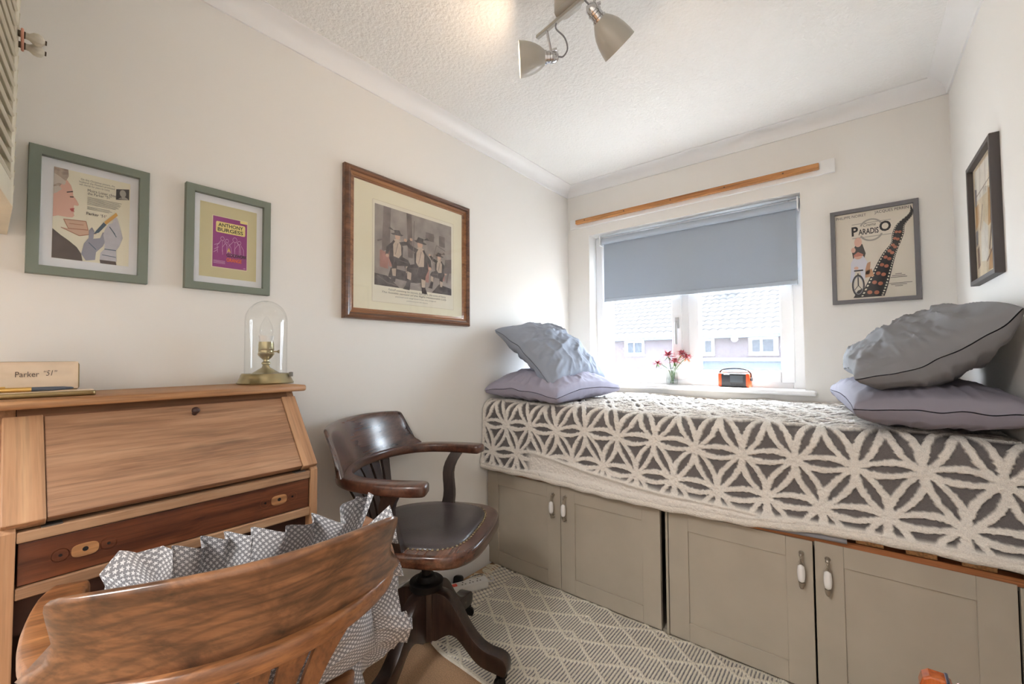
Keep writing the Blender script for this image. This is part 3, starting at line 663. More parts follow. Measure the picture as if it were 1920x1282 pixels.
A.poly('pen_barrel', [[(.51, .325), (.55, .375), (.64, .48), (.68, .455), (.58, .35)]], teal_p)
A.poly('portrait', [[(.80, .90), (.985, .93), (.985, .80), (.80, .775)]], mat('printed dark photo', (74, 72, 70), .8))
A.poly('portrait_face', [ell(.895, .862, .045, .045), [(.83, .79), (.87, .815), (.93, .825), (.97, .81), (.97, .798)]], mat('printed grey face', (172, 168, 160), .8))
A.text([('On this Christmas picture, the', .33, .915, .022, .45), ('husband the Flowers promised', .31, .885, .022, .47), ('will cherish for years to come', .31, .855, .022, .40)], ink2)
A.text([('Moira Lister chooses', .42, .80, .030, .46), ('the Parker \u201c51\u201d', .42, .765, .030, .32)], ink)
A.poly('small_print', [line(.42, .735-.0135*i, .42+(.46, .43, .45, .44, .40, .42, .38, .0, .30, .33, .29)[i], .735-.0135*i, .0022) for i in range(11) if i != 7], ink2)
A.text([('Parker \u201851\u2019', .41, .535, .030, .27, dict(bold=.01))], ink)
A.finish()
# 2 book cover
e, iw, ih = picture('small sage green frame with a purple paperback cover print', LW, (0, .4865, 1.5103), .2406, .3252, flatp, sage, None, white_p)
A = Art(e, -iw/2+.017, iw/2-.018, -ih/2+.022, ih/2-.022, .0066, mat('straw print paper', (206, 198, 158), .85))
A.poly('cover_border', [[(.20, .135), (.83, .135), (.83, .845), (.20, .845)]], mat('printed cream border', (226, 214, 188), .8))
A.poly('cover', [[(.215, .145), (.82, .145), (.82, .835), (.215, .835)]], mat('printed purple', (150, 66, 132), .8))
A.poly('title_panel', [[(.28, .62), (.77, .62), (.785, .635), (.785, .755), (.77, .77), (.28, .77), (.265, .755), (.265, .635)], [(.69, .80), (.82, .80), (.82, .835), (.69, .835)]], mat('printed yellow', (232, 216, 142), .8))
A.text([('ANTHONY', .305, .705, .047, .44, dict(bold=.02)), ('BURGESS', .295, .640, .047, .45, dict(bold=.02))], black_i)
sk_ = []
for cx_, cy_, k in ((.38, .54, .9), (.46, .52, .8), (.60, .55, 1.1), (.68, .52, .85)):
    sk_ += pl(ell(cx_, cy_, .035*k, .03*k, 12)+[(cx_+.035*k, cy_)], .003)+pl([(cx_-.03*k, cy_-.03), (cx_-.10*k, cy_-.10), (cx_-.09*k, cy_-.20)], .003)+pl([(cx_+.03*k, cy_-.03), (cx_+.09*k, cy_-.09), (cx_+.10*k, cy_-.20)], .003)+pl([(cx_, cy_-.03), (cx_, cy_-.18)], .0025)
A.poly('figure_lines', sk_+[line(.24, .44, .33, .47, .003), line(.24, .38, .32, .42, .003), line(.23, .34, .30, .38, .003)], mat('printed lilac line', (214, 176, 208), .8))
A.text([('A', .465, .365, .055, .06, dict(bold=.03))], mat('printed gold yellow', (226, 196, 90), .8))
A.text([('CLOCKWORK', .455, .305, .042, .36, dict(bold=.03))], black_i)
A.text([('ORANGE', .455, .235, .048, .27, dict(bold=.03))], mat('printed orange', (230, 110, 60), .8))
A.poly('small_print', [line(.23, .23-.016*i, .43, .23-.016*i, .004) for i in range(3)]+[line(.76, .165, .80, .165, .006)], mat('printed pale violet', (196, 150, 190), .8))
A.finish()
# 3 engraving
walnut = wood('walnut picture frame', (66, 42, 30), (104, 68, 46), (134, 92, 64), 'x', .3, coat=.4, streak=.3)
gilt = wood('brown inner frame', (112, 70, 40), (150, 102, 64), (172, 124, 82), 'x', .35, coat=.2, streak=.25)
e, iw, ih = picture('large walnut frame with an old engraving of three seated figures', LW, (0, 1.2354, 1.605), .708, .6303,
                    [(0, 0), (0, .018), (.004, .026), (.012, .030), (.020, .027), (.024, .020), (.026, .020)], walnut, None, mat('cream mount card', (230, 224, 200), .9), zback=.008)
fr = frame_profile('inner_frame', e, .708-.05, .6303-.05, [(0, .005), (0, .019), (.010, .016), (.012, .0125), (.018, .0125), (.021, .010), (.021, .005)], gilt)
eng = mat('engraving grey', (156, 148, 142), .85, noise=.22, nscale=16, detail=6)
A = Art(e, -.222, .245, -.235, .205, .0086, mat('plate paper', (228, 222, 204), .85))
A.poly('engraved_scene', [[(.025, .165), (.975, .165), (.975, .965), (.025, .965)]], eng)
dk = mat('engraving dark', (98, 92, 92), .85, noise=.35, nscale=45, detail=6); md = mat('engraving mid', (128, 119, 116), .85, noise=.2, nscale=26, detail=5); lt = mat('engraving light', (190, 174, 158), .85, noise=.12, nscale=40); sk3 = mat('engraving flesh', (200, 168, 148), .85); rd = mat('engraving rose', (168, 128, 120), .85, noise=.15, nscale=30)
A.poly('room_lines', [[(.12, .965), (.20, .965), (.19, .55), (.10, .50)], [(.38, .965), (.44, .965), (.46, .50), (.40, .50)], [(.80, .70), (.88, .70), (.88, .82), (.80, .82)], [(.62, .73), (.73, .73), (.73, .82), (.62, .82)]], md)
A.poly('shadow', [[(.025, .165), (.30, .165), (.16, .27), (.025, .28)], [(.70, .165), (.975, .165), (.975, .24), (.80, .27)], [(.17, .26), (.50, .24), (.62, .27), (.60, .33), (.20, .36)]], dk)
A.poly('table', [[(.08, .35), (.17, .34), (.18, .50), (.08, .52)], [(.61, .27), (.66, .27), (.67, .52), (.62, .48)]], rd)
for cx_, cy_, k, d_ in ((.27, .60, 1., 1), (.55, .565, 1.12, -1), (.80, .50, .80, -1)):
    q = lambda pts: [(cx_+(x*k*d_), cy_+(y*k)) for x, y in pts]
    A.poly('chair', [q([(-.10, -.05), (-.07, -.05), (-.06, -.20), (-.02, -.20), (-.02, -.33), (-.05, -.33), (-.05, -.23), (-.09, -.23)])], rd)
    A.poly('seated_figure', [q([(-.08, -.02), (-.04, .05), (.03, .05), (.07, -.01), (.065, -.11), (.13, -.13), (.155, -.17), (.14, -.26), (.165, -.33), (.19, -.36), (.12, -.365), (.10, -.25), (.085, -.20), (.0, -.21), (-.01, -.30), (-.02, -.38), (-.08, -.38), (-.05, -.30), (-.06, -.21), (-.09, -.15)]),
                             q([(.05, .0), (.13, .03), (.17, .08), (.15, .10), (.10, .06), (.04, .04)]), q([(-.06, .02), (-.12, -.04), (-.13, -.12), (-.10, -.12), (-.08, -.05)])], dk)
    A.poly('figure_coat', [q([(-.045, .0), (-.02, .04), (.02, .045), (.045, .0), (.05, -.09), (.02, -.13), (-.04, -.12)]), q([(.10, -.20), (.145, -.19), (.145, -.26), (.105, -.27)]), q([(-.06, -.25), (-.01, -.24), (-.015, -.32), (-.05, -.32)])], lt)
    A.poly('figure_folds', [line(cx_-.02*k, cy_-.10*k, cx_+.01*k, cy_+.02*k, .003), line(cx_+.03*k*d_, cy_-.15*k, cx_+.12*k*d_, cy_-.16*k, .003), line(cx_-.04*k, cy_-.20*k, cx_-.02*k, cy_-.12*k, .003)], md)
    A.poly('figure_face', [q(ell(.005, .088, .030, .038, 12)), q(ell(.165, .095, .018, .016, 8)), q(ell(-.11, -.125, .018, .018, 8))], sk3)
    A.poly('figure_ruff', [q(ell(.0, .048, .040, .014, 10))], lt)
    A.poly('figure_hat', [q([(-.075, .108), (-.03, .120), (-.035, .150), (.025, .158), (.045, .122), (.075, .118), (.05, .104), (-.05, .098)]), q([(-.03, .14), (-.08, .17), (-.10, .15), (-.07, .145)])], dk)
A.poly('props', [q_ for q_ in pl([(.05, .26), (.16, .20), (.28, .18)], .004)+pl([(.70, .50), (.76, .70), (.88, .66)], .004)+pl(ell(.68, .775, .05, .035, 12), .004)+[line(.05, .60, .14, .64, .008), line(.90, .30, .96, .55, .010), line(.46, .55, .47, .90, .004)]]+[[(.86, .40), (.97, .42), (.97, .58), (.88, .56)]], md)
A.text([('Falstaff examining his recruits. Bull-calf in this scene of Henry', .17, .125, .020, .72, dict(shear=.3)), ('The humble servant of the Right Honourable Lady', .10, .095, .018, .80, dict(shear=.3)), ('painted and engraved from the original', .25, .065, .013, .5), ('published as the Act directs', .38, .035, .010, .26)], ink2)
A.poly('plate_mark', pl([(0.0, 0.0), (1, 0.0), (1, 1), (0, 1), (0, 0)], .0012), mat('plate mark line', (190, 176, 154), .85))
A.finish()
# 4 film poster
charcoal = mat('charcoal grey frame', (108, 106, 109), .5)
e, iw, ih = picture('charcoal grey frame with a film poster, right of the window', BW, (1.6779, D, 1.604), .3179, .4559, [(0, 0), (0, .019), (.001, .020), (.017, .020), (.018, .019), (.018, 0)], charcoal, None, white_p)
A = Art(e, -iw/2, iw/2, -ih/2, ih/2, .0066, mat('ivory poster paper', (224, 216, 202), .85))
A.text([('PHILIPPE NOIRET', .02, .945, .030, .40), ('JACQUES PERRIN', .53, .955, .030, .42)], ink)
A.poly('ring', [[(.48+r0*math.cos(a), .80+r0*.70*math.sin(a)) for r0, seq in ((.155, np.linspace(.35, PI-.35, 14)), (.130, np.linspace(PI-.35, .35, 14))) for a in seq], [(.48+r0*math.cos(a), .76+r0*.70*math.sin(a)) for r0, seq in ((.155, np.linspace(PI+.35, 2*PI-.35, 14)), (.130, np.linspace(2*PI-.35, PI+.35, 14))) for a in seq],
               line(.23, .865, .73, .865, .004), line(.23, .705, .73, .705, .004)], mat('printed warm grey', (170, 164, 156), .8))
A.text([('P', .225, .735, .10, .085, dict(bold=.03)), ('ARADIS', .315, .738, .062, .26, dict(bold=.02)), ('O', .585, .748, .105, .145, dict(bold=.03))], black_i)
A.text([('Cinema', .38, .825, .034, .16, dict(shear=.4))], ink)
fp = [(.97, .99), (.95, .90), (.80, .80), (.74, .70), (.72, .60), (.62, .50), (.52, .36), (.42, .20), (.30, .02)]
fq = [(1.0, .93), (.99, .87), (.90, .78), (.88, .68), (.80, .52), (.76, .42), (.72, .30), (.67, .14), (.62, .02)]
def cat2(P): return [(v.x, v.y) for v in catmull([(a, b, 0) for a, b in P], 5)]
ca, cb_ = cat2(fp), cat2(fq)
A.poly('film_strip', [[ca[i], ca[i+1], cb_[i+1], cb_[i]] for i in range(len(ca)-1)]+[[(.22, .02), (.34, .02), (.34, .12), (.28, .10)]], black_i)
mixp = lambda i, t: (ca[i][0]*(1-t)+cb_[i][0]*t, ca[i][1]*(1-t)+cb_[i][1]*t)
A.poly('sprocket_holes', [[mixp(i, t0), mixp(i, t1), ((mixp(i, t1)[0]+mixp(i+1, t1)[0])/2, (mixp(i, t1)[1]+mixp(i+1, t1)[1])/2), ((mixp(i, t0)[0]+mixp(i+1, t0)[0])/2, (mixp(i, t0)[1]+mixp(i+1, t0)[1])/2)] for i in range(3, len(ca)-1) for t0, t1 in ((.05, .13), (.87, .95))], cream_p)
A.poly('strip_faces', [ell(*mixp(i, t), .030*(.5+i/60), .020*(.5+i/60), 9) for i in range(14, len(ca)-1, 3) for t in (.32, .62)], mat('printed copper', (176, 110, 86), .8))
A.poly('cart', [[(.36, .30), (.47, .34), (.50, .25), (.36, .24)], [(.40, .40), (.46, .42), (.44, .28), (.38, .28)]], mat('printed tan', (196, 150, 118), .8))
A.poly('rider_coat', [[(.22, .55), (.28, .64), (.36, .63), (.40, .52), (.37, .44), (.24, .44)]], ink)
A.poly('passenger_shirt', [[(.20, .42), (.26, .50), (.36, .50), (.42, .42), (.39, .34), (.38, .22), (.34, .22), (.32, .33), (.26, .33), (.22, .20), (.18, .20), (.20, .34)]], mat('printed pale shirt', (216, 216, 226), .8))
A.poly('rider_face', [ell(.305, .655, .05, .055), ell(.30, .495, .055, .035), ell(.27, .36, .03, .018), ell(.24, .57, .03, .03)], skin_p)
A.poly('cap', [[(.24, .51), (.30, .545), (.37, .51), (.36, .495), (.25, .49)]], skin_d)
A.poly('bicycle', pl(ell(.29, .16, .075, .115, 22)+[(.365, .16)], .010)+[line(.29, .16, .29, .30, .008), line(.24, .33, .36, .33, .008), line(.29, .16, .35, .10, .004), line(.29, .16, .23, .10, .004)], black_i)
A.poly('wheel_spokes', pl(ell(.29, .16, .062, .10, 22)+[(.352, .16)], .004), mat('printed grey spokes', (150, 150, 156), .8))
A.poly('small_print', [[(.80-.10*k, .250-.018*i), (.80+.10*k, .250-.018*i), (.80+.10*k, .257-.018*i), (.80-.10*k, .257-.018*i)] for i, k in enumerate((.4, .8, 1.))]+[[(.80-.16*k, .150-.016*i), (.80+.16*k, .150-.016*i), (.80+.16*k, .156-.016*i), (.80-.16*k, .156-.016*i)] for i, k in enumerate((1., .6, .3))], ink2)
A.finish()
# 5 frame on the right wall
e, iw, ih = picture('dark box frame with a sepia picture high on the right wall', RW, (W, 2.044, 1.583), .333, .423, [(0, 0), (0, .021), (.001, .022), (.014, .022), (.015, .021), (.015, 0)], mat('dark brown-grey frame', (74, 68, 68), .5), None, white_p)
A = Art(e, -iw/2, iw/2, -ih/2, ih/2, .0066, mat('sepia ivory paper', (226, 208, 176), .85, noise=.15, nscale=14))
A.poly('sepia_pale', [[(.05, .70), (.60, .68), (.75, .95), (.1, .97)], [(.25, .15), (.55, .12), (.60, .40), (.40, .48), (.28, .40)]], mat('sepia white', (236, 230, 218), .85, noise=.1, nscale=30))
A.poly('sepia_ochre', [[(.60, .40), (.95, .42), (.97, .68), (.66, .70)], [(.05, .45), (.22, .50), (.24, .66), (.06, .66)], [(.55, .04), (.95, .03), (.95, .18), (.62, .20)]], mat('sepia ochre', (192, 148, 92), .85, noise=.15, nscale=30))
A.poly('sepia_brown', [[(.70, .42), (.78, .44), (.80, .60), (.74, .62)], [(.08, .10), (.20, .12), (.18, .30), (.08, .28)], line(.62, .20, .75, .42, .02), line(.25, .42, .40, .62, .012), line(.5, .12, .9, .25, .01), line(.15, .74, .9, .78, .006), line(.3, .7, .35, .97, .006), line(.55, .7, .58, .97, .006)], mat('sepia brown', (122, 92, 70), .85))
A.poly('sepia_grey', [[(.04, .30), (.12, .32), (.14, .44), (.04, .44)], [(.06, .66), (.14, .66), (.16, .80), (.06, .82)]], mat('sepia grey', (140, 136, 140), .85))
A.finish()

# ------------------------------------------------------------------ captain's swivel chairs
def captain_chair(loc, th, dz, tilt, woods, label, pad_m=None, base_rot=0., kx=1., ky=1., kc=1.):
    """local frame: +x is the way the sitter faces, +y the sitter's left; dz lowers the turning part"""
    w_rail, w_up, w_leg, w_seat = woods
    ch = empty('captains_chair', loc, (0, 0, th), label, 'chair', "captain's swivel chairs")
    zs, za, zt = .515+dz, .751+dz, .902+dz
    UT = Matrix.Translation((0, 0, zs-.06)) @ Matrix.Rotation(-tilt, 4, 'Y') @ Matrix.Translation((0, 0, -(zs-.06))) @ Matrix.Diagonal((kx, ky, 1, 1))
    # seat: rounded shield outline
    out = []
    for a in np.linspace(0, 2*PI, 57)[:-1]:
        c, s_ = math.cos(a), math.sin(a); ex = .50 if c > 0 else .8
        x = (.270 if c > 0 else .238)*abs(c)**ex*math.copysign(1, c); y = .270*abs(s_)**.62*math.copysign(1, s_)
        y *= 1-.16*max(0, -x/.238)
        out.append((x, y))
    seat = MB().prism(out, zs-.046, zs, .014, UT, 4).build('seat', w_seat, ch, 50)
    inn = [(x*.83-.010, y*.83) for x, y in out]
    if pad_m:
        rings = []
        for k, zz in ((1., .0), (.985, .006), (.93, .011), (.75, .013), (.4, .011), (.05, .010)): rings.append([(x*k, y*k, zs+zz) for x, y in inn])
        MB().sections(rings).xf(UT).build('seat_pad', pad_m, seat, 60)
        st = MB(); tot = 84; L_ = [0]; pts = inn+[inn[0]]
        for a, b in zip(pts[:-1], pts[1:]): L_.append(L_[-1]+math.dist(a, b))
        for k in range(tot):
            d_ = L_[-1]*k/tot; i = max(j for j in range(len(L_)) if L_[j] <= d_); i = min(i, len(inn)-1); t = (d_-L_[i])/(L_[i+1]-L_[i])
            p = (pts[i][0]*(1-t)+pts[i+1][0]*t, pts[i][1]*(1-t)+pts[i+1][1]*t)
            st.lathe([(.0052, 0), (.0046, .0022), (.0022, .0038), (0, .0042)], 7, (p[0]*1.012, p[1]*1.012, zs+.0005))
        st.xf(UT).build('brass_studs', mat('antique brass studs', (128, 116, 92), .32, 1.), seat, 60, kind='stuff')
    # arm rail: flat horseshoe with paddle ends
    half = [(.118, .306), (.085, .312), (.03, .316), (-.04, .314), (-.115, .300), (-.185, .262), (-.242, .190), (-.278, .10), (-.290, 0)]
    wd_ = [.066, .072, .066, .060, .056, .056, .058, .062, .064]
    path = catmull([(x, y, 0) for x, y in half]+[(x, -y, 0) for x, y in half[-2::-1]], 5)
    wds = np.interp(np.linspace(0, 1, len(path)), np.linspace(0, 1, 17), wd_+wd_[-2::-1])
    secs = []; n = len(path)
    def rsec(p, nx, w, h_, zc_, b=.008):
        return [(p.x+nx.x*a*w/2, p.y+nx.y*a*w/2, zc_+c*h_/2) for a, c in ((-1, -.5), (-1, .5), (-.93, .86), (-.78, 1), (.78, 1), (.93, .86), (1, .5), (1, -.5), (.93, -.86), (.78, -1), (-.78, -1), (-.93, -.86))]
    for i, p in enumerate(path):
        t = (path[min(i+1, n-1)]-path[max(i-1, 0)]).normalized(); nx = Vector((-t.y, t.x, 0)); secs.append(rsec(p, nx, wds[i], .036, za-.018))
    def endcap(i, sg):
        t = (path[i]-path[i+sg]).normalized(); nx = Vector((-t.y, t.x, 0))*(1 if sg < 0 else -1); o_ = []
        for d_, kw, kh in ((.010, .96, .97), (.017, .86, .86), (.021, .70, .62)): o_.append(rsec(path[i]+t*d_, nx, wds[i]*kw, .036*kh, za-.018))
        return o_
    e0 = endcap(0, 1); e1 = endcap(n-1, -1)
    rail = MB().sections(e0[::-1]+secs+e1).xf(UT).build('arm_rail', w_rail, ch, 50)
    # crest: raked curved slab standing on the rail, ends flaring down to it
    zb = za-.001; hc = zt-zb
    wk = lambda t: float(np.interp(t, [0, .06, .14, .25, .45, .75, .90, .96, 1], [.318, .312, .296, .286*kc, .276*kc, .280*kc, .281*kc, .276*kc, .262*kc]))
    def xb(y, t):
        q_ = (y/.28)**2; b0 = -.286+.090*q_; t0 = -.338+.078*q_; k = t**1.15; return b0*(1-k)+t0*k
    S = 44; secs = []
    tt = list(np.linspace(0, .93, 13))+[.965, .988, 1.]
    for i in range(S+1):
        s_ = -1+2*i/S; s_ = math.copysign(abs(s_)**.85, s_); ring = []
        endk = max(.08, (1-abs(s_)**14))**.5
        for side, seq in ((-1, tt), (1, tt[::-1])):
            for t in seq:
                y = s_*wk(t); thk = (.036-.012*min(1, t/.5))*endk
                if t > .93: thk *= math.sqrt(max(.02, 1-((t-.93)/.07)**2))
                thk = max(thk, .002); x = xb(y, t)+side*thk/2
                nrm = -2*.085*y/.28**2; f = 1/math.sqrt(1+nrm*nrm)
                zz = zb+hc*t*(1-.06*abs(s_)**3)+.0
                ring.append((xb(y, t)+side*thk/2*f, y+side*thk/2*f*nrm*-1*-1*.6, zz))
        secs.append(ring)
    MB().sections(secs).xf(UT).build('crest_rail', w_up, ch, 60)
    # fan of flat slats from seat to rail
    for k in range(5):
        yb0 = (k-2)*.043; yt0 = (k-2)*.072; pts = []
        secs = []
        for j in range(9):
            t = j/8; y = yb0+(yt0-yb0)*t**1.5; w_ = .030+.028*t**1.5; x = -.205-.020*t-.055*t*t*(1-.5*(y/.2)**2); z = zs-.01+(za-.034-zs+.01)*t
            secs.append([(x-.006, y-w_/2, z), (x+.006, y-w_/2, z), (x+.006, y+w_/2, z), (x-.006, y+w_/2, z)])
        MB().sections(secs).xf(UT).build('back_slat', w_leg, ch)
    for sy in (1, -1):
        secs = []
        for j in range(11):
            t = j/10; z = zs-.02+(za-.030-zs+.02)*t; y = .240+.066*t; x = -.006+.020*math.sin(t*PI*1.0)*-1+.028*t+.012*math.sin(t*2*PI); w_ = .056-.010*math.sin(PI*t)
            secs.append([(x-w_/2, sy*(y-.014), z), (x+w_/2, sy*(y-.014), z), (x+w_/2, sy*(y+.014), z), (x-w_/2, sy*(y+.014), z)])
        MB().sections(secs).xf(UT).build('arm_post', w_leg, ch)
    # underside, screw and base (the base does not tilt)
    iron = mat('black iron', (34, 32, 32), .5, .6)
    mb = MB(); mb.box(-.09, .09, -.05, .05, zs-.07, zs-.046, .006); mb.lathe([(.018, .25), (.018, zs-.07)], 16)
    mb.build('swivel_screw', iron, ch, 40)
    MB().lathe([(0, .283), (.060, .283), (.062, .288), (.062, .306), (.056, .311), (.040, .311), (.034, .318), (.030, .328), (.020, .330), (0, .330)], 32).build('swivel_plate', iron, ch, 40)
    br = base_rot-th
    MB().lathe([(0, .105), (.044, .105), (.050, .112), (.050, .276), (.046, .283), (0, .283)], 8).build('hub', w_leg, ch)
    lp = [(.032, .282), (.075, .281), (.105, .268), (.135, .238), (.165, .195), (.195, .158), (.228, .132), (.262, .120), (.292, .118), (.318, .108), (.328, .088), (.326, .064), (.316, .054), (.298, .056), (.268, .060), (.235, .066), (.205, .082), (.172, .112), (.140, .140), (.110, .146), (.08, .130), (.055, .112), (.032, .108)]
    lp = [(v.x, v.y) for v in catmull([(a, b, 0) for a, b in lp], 2)]
    for k in range(4):
        R_ = Matrix.Rotation(br+k*PI/2, 4, 'Z') @ Matrix(((1, 0, 0, 0), (0, 0, 1, -.024), (0, 1, 0, 0), (0, 0, 0, 1)))
        lg = MB().prism(lp, 0, .048, .003, R_).build('leg', w_leg, ch, 35)
        C_ = Matrix.Rotation(br+k*PI/2, 4, 'Z') @ Matrix.Translation((.308, 0, 0)) @ Matrix.Rotation(.7+k*1.3, 4, 'Z')
        mb = MB(); mb.lathe([(0, .040), (.012, .040), (.014, .046), (.014, .056), (0, .056)], 12)
        mb.box(-.022, .002, -.013, -.010, .016, .046); mb.box(-.022, .002, .010, .013, .016, .046)
        q_ = Matrix.Translation((-.014, 0, .021)) @ Matrix.Rotation(PI/2, 4, 'X')
        mb.lathe([(0, -.009), (.014, -.009), (.020, -.007), (.021, 0), (.020, .007), (.014, .009), (0, .009)], 18, mtx=q_)
        mb.xf(C_).build('caster', iron, lg, 40)
    return ch
dkr = (wood('dark chair wood along', (46, 26, 20), (78, 46, 34), (104, 66, 48), 'y', .28, coat=.5, streak=.3), wood('dark chair crest', (48, 30, 24), (84, 58, 46), (108, 78, 62), 'y', .24, coat=.6, streak=.25),
       wood('dark chair upright', (28, 19, 17), (45, 31, 26), (64, 46, 38), 'z', .32, coat=.4, streak=.3), wood('dark chair seat', (50, 28, 20), (84, 50, 36), (112, 70, 50), 'y', .25, coat=.6, streak=.3))
leather = mat('dark brown leather', (58, 50, 52), .34, noise=.25, nscale=9, bump=.25, bscale=160, coat=.3)
captain_chair((.340, 1.035, 0), .459, 0., .0, dkr, "dark captain's swivel chair with a studded leather seat, by the left wall", leather, .30, .935, .935)
oak = (wood('oak chair along', (92, 56, 32), (138, 90, 54), (170, 116, 72), 'y', .34, coat=.35, streak=.4, figure=2.5), wood('oak chair crest', (72, 46, 31), (118, 79, 52), (152, 106, 72), 'y', .28, coat=.55, streak=.4, figure=6., wear=.6, scale=.8, rings=.32),
       wood('oak chair upright', (84, 52, 32), (124, 80, 48), (150, 102, 64), 'z', .38, coat=.2, streak=.35), wood('oak chair seat', (90, 56, 32), (132, 86, 52), (160, 110, 70), 'y', .35, coat=.3, streak=.35))
oc_loc, oc_th, oc_dz = (.5865, .3386, 0), 2.906, -.0455
captain_chair(oc_loc, oc_th, oc_dz, .073, oak, "light brown captain's swivel chair with a broad curved crest, nearest, drawn up to the bureau", None, .35, .874, .86, .975)

# ------------------------------------------------------------------ frilled cushion on the near chair
def star_mat():
    m, nt, b = base_mat('grey cotton with white stars'); L = nt.links.new
    uv = nt.nodes.new('ShaderNodeUVMap'); sp = nt.nodes.new('ShaderNodeSeparateXYZ'); L(uv.outputs[0], sp.inputs[0])
    def M_(op, a, b_=None):
        n = nt.nodes.new('ShaderNodeMath'); n.operation = op
        for i, v in enumerate((a, b_)):
            if v is None: continue
            if isinstance(v, (int, float)): n.inputs[i].default_value = v
            else: L(v, n.inputs[i])
        return n.outputs[0]
    res = []
    for off in (0., .5):
        fx = M_('SUBTRACT', M_('FRACT', M_('ADD', sp.outputs[0], off)), .5); fy = M_('SUBTRACT', M_('FRACT', M_('ADD', sp.outputs[1], off)), .5)
        r = M_('SQRT', M_('ADD', M_('MULTIPLY', fx, fx), M_('MULTIPLY', fy, fy))); an = M_('ARCTAN2', fy, fx)
        rad = M_('ADD', .21, M_('MULTIPLY', M_('COSINE', M_('MULTIPLY', an, 5.)), .09))
        res.append(M_('LESS_THAN', r, rad))
    mk = M_('MAXIMUM', res[0], res[1]); mx = nt.nodes.new('ShaderNodeMixRGB'); L(mk, mx.inputs[0])
    mx.inputs[1].default_value = (*s2l((126, 126, 130)), 1); mx.inputs[2].default_value = (*s2l((212, 212, 214)), 1)
    L(mx.outputs[0], b.inputs['Base Color']); b.inputs['Roughness'].default_value = .85; return m
stars = star_mat(); PITCH = .0108
cu = empty('frilled_cushion', oc_loc, (0, 0, oc_th), 'grey star-patterned cushion with a frilled edge on the near chair', 'cushion')
CM = Matrix.Translation((-.135, -.030, .612)) @ Matrix.Rotation(-.17, 4, 'Y') @ Matrix(((0, 0, 1, 0), (1, 0, 0, 0), (0, 1, 0, 0), (0, 0, 0, 1)))   # cushion x -> chair y, y -> up, z -> forward
cw, chh, ct = .345, .29, .14
nn_ = 70; uu = np.linspace(-1, 1, nn_); U, V = np.meshgrid(uu, uu, indexing='ij')
def to3(x, y, z):
    x = x-.055*np.clip(.5-y/chh, 0, 1.2)*np.clip(.5-x/cw, 0, 1.3)      # the cushion slumps wider low on its right
    P_ = np.stack([x, y, z, np.ones_like(x)], -1) @ np.array(CM).T; return P_[..., :3]
for sgn in (1, -1):
    hb = ((1-U**2)*(1-V**2)).clip(0, 1)**.45
    x = cw/2*U; y = chh/2*V; z = sgn*(ct/2*hb*(1-.25*np.abs(vnoise(U*3+20, V*3+20, 31)-.5)*2)); 
    bend = .9*x**2
    o = np_grid('cushion_face', to3(x, y, z+bend*1.0), None, stars, cu, np.stack([x/PITCH+50, y/PITCH+50], -1))
# frill: a gathered strip around the edge
def edge_pt(s):    # s in 0..1 round the rectangle
    per = 2*(cw+chh); d_ = s*per
    if d_ < cw: return (-cw/2+d_, chh/2, 0., 1.)
    d_ -= cw
    if d_ < chh: return (cw/2, chh/2-d_, 1., 0.)
    d_ -= chh
    if d_ < cw: return (cw/2-d_, -chh/2, 0., -1.)
    d_ -= cw; return (-cw/2, -chh/2+d_, -1., 0.)
NS, NR = 760, 9
X_ = np.zeros((NS, NR)); Y_ = np.zeros((NS, NR)); Z_ = np.zeros((NS, NR)); UVf = np.zeros((NS, NR, 2))
for i in range(NS):
    s_ = i/(NS-1); x, y, nx, ny = edge_pt(min(s_, .99999)); e = edge_pt((s_+.012) % 1); f = edge_pt((s_-.012) % 1)
    nx, ny = (nx+e[2]+f[2]), (ny+e[3]+f[3]); L_ = math.hypot(nx, ny); nx /= L_; ny /= L_
    kk = math.sin(s_*2*PI*13+2.0*math.sin(s_*2*PI*3)); k2 = math.sin(s_*2*PI*29+1.+1.5*math.sin(s_*2*PI*5)); fl = .066*(1+.16*math.sin(s_*2*PI*9+1)+.05*k2)
    for j in range(NR):
        t = j/(NR-1); X_[i, j] = x+nx*(fl*t)+.010*t*ny*k2; Y_[i, j] = y+ny*(fl*t)-.010*t*nx*k2; Z_[i, j] = .030*t**.8*kk+.010*t*k2+.9*x*x
        UVf[i, j] = (s_*2*(cw+chh)*1.5/PITCH, t*.064/PITCH)
PF = to3(X_, Y_, Z_); arcl = np.concatenate([np.zeros((1, NR)), np.cumsum(np.linalg.norm(np.diff(PF, axis=0), axis=2), 0)], 0)
UVf[..., 0] = arcl[:, NR//2:NR//2+1]/PITCH
np_grid('frill', PF, None, stars, cu, UVf)

# ------------------------------------------------------------------ ceiling spotlight bar
putty = mat('putty grey enamel', (176, 172, 162), .35, coat=.2); chrome = mat('chrome', (200, 200, 202), .12, 1.); bulb_m = None
def emit(name, rgb, k):
    m = bpy.data.materials.new(name); m.use_nodes = True; b = m.node_tree.nodes['Principled BSDF']
    b.inputs['Base Color'].default_value = (*rgb, 1); b.inputs['Emission Color'].default_value = (*rgb, 1); b.inputs['Emission Strength'].default_value = k; return m
bulb_m = emit('lit bulb', (1, .86, .66), 5)
ZB = 2.278; bdir = Vector((.981, -.19, 0)); b0 = Vector((.735, 1.214, ZB))
sp = wempty('ceiling_spotlight', (b0+bdir*.26)*1., 'putty grey ceiling spotlight bar with adjustable heads', 'ceiling light')
sp.location.z = H
MB().box(0, .52, -.007, .007, -.006, .006, .002, Matrix.Translation(b0) @ Matrix.Rotation(math.atan2(bdir.y, bdir.x), 4, 'Z')).build('bar', putty, sp)
pcn = b0+bdir*.150
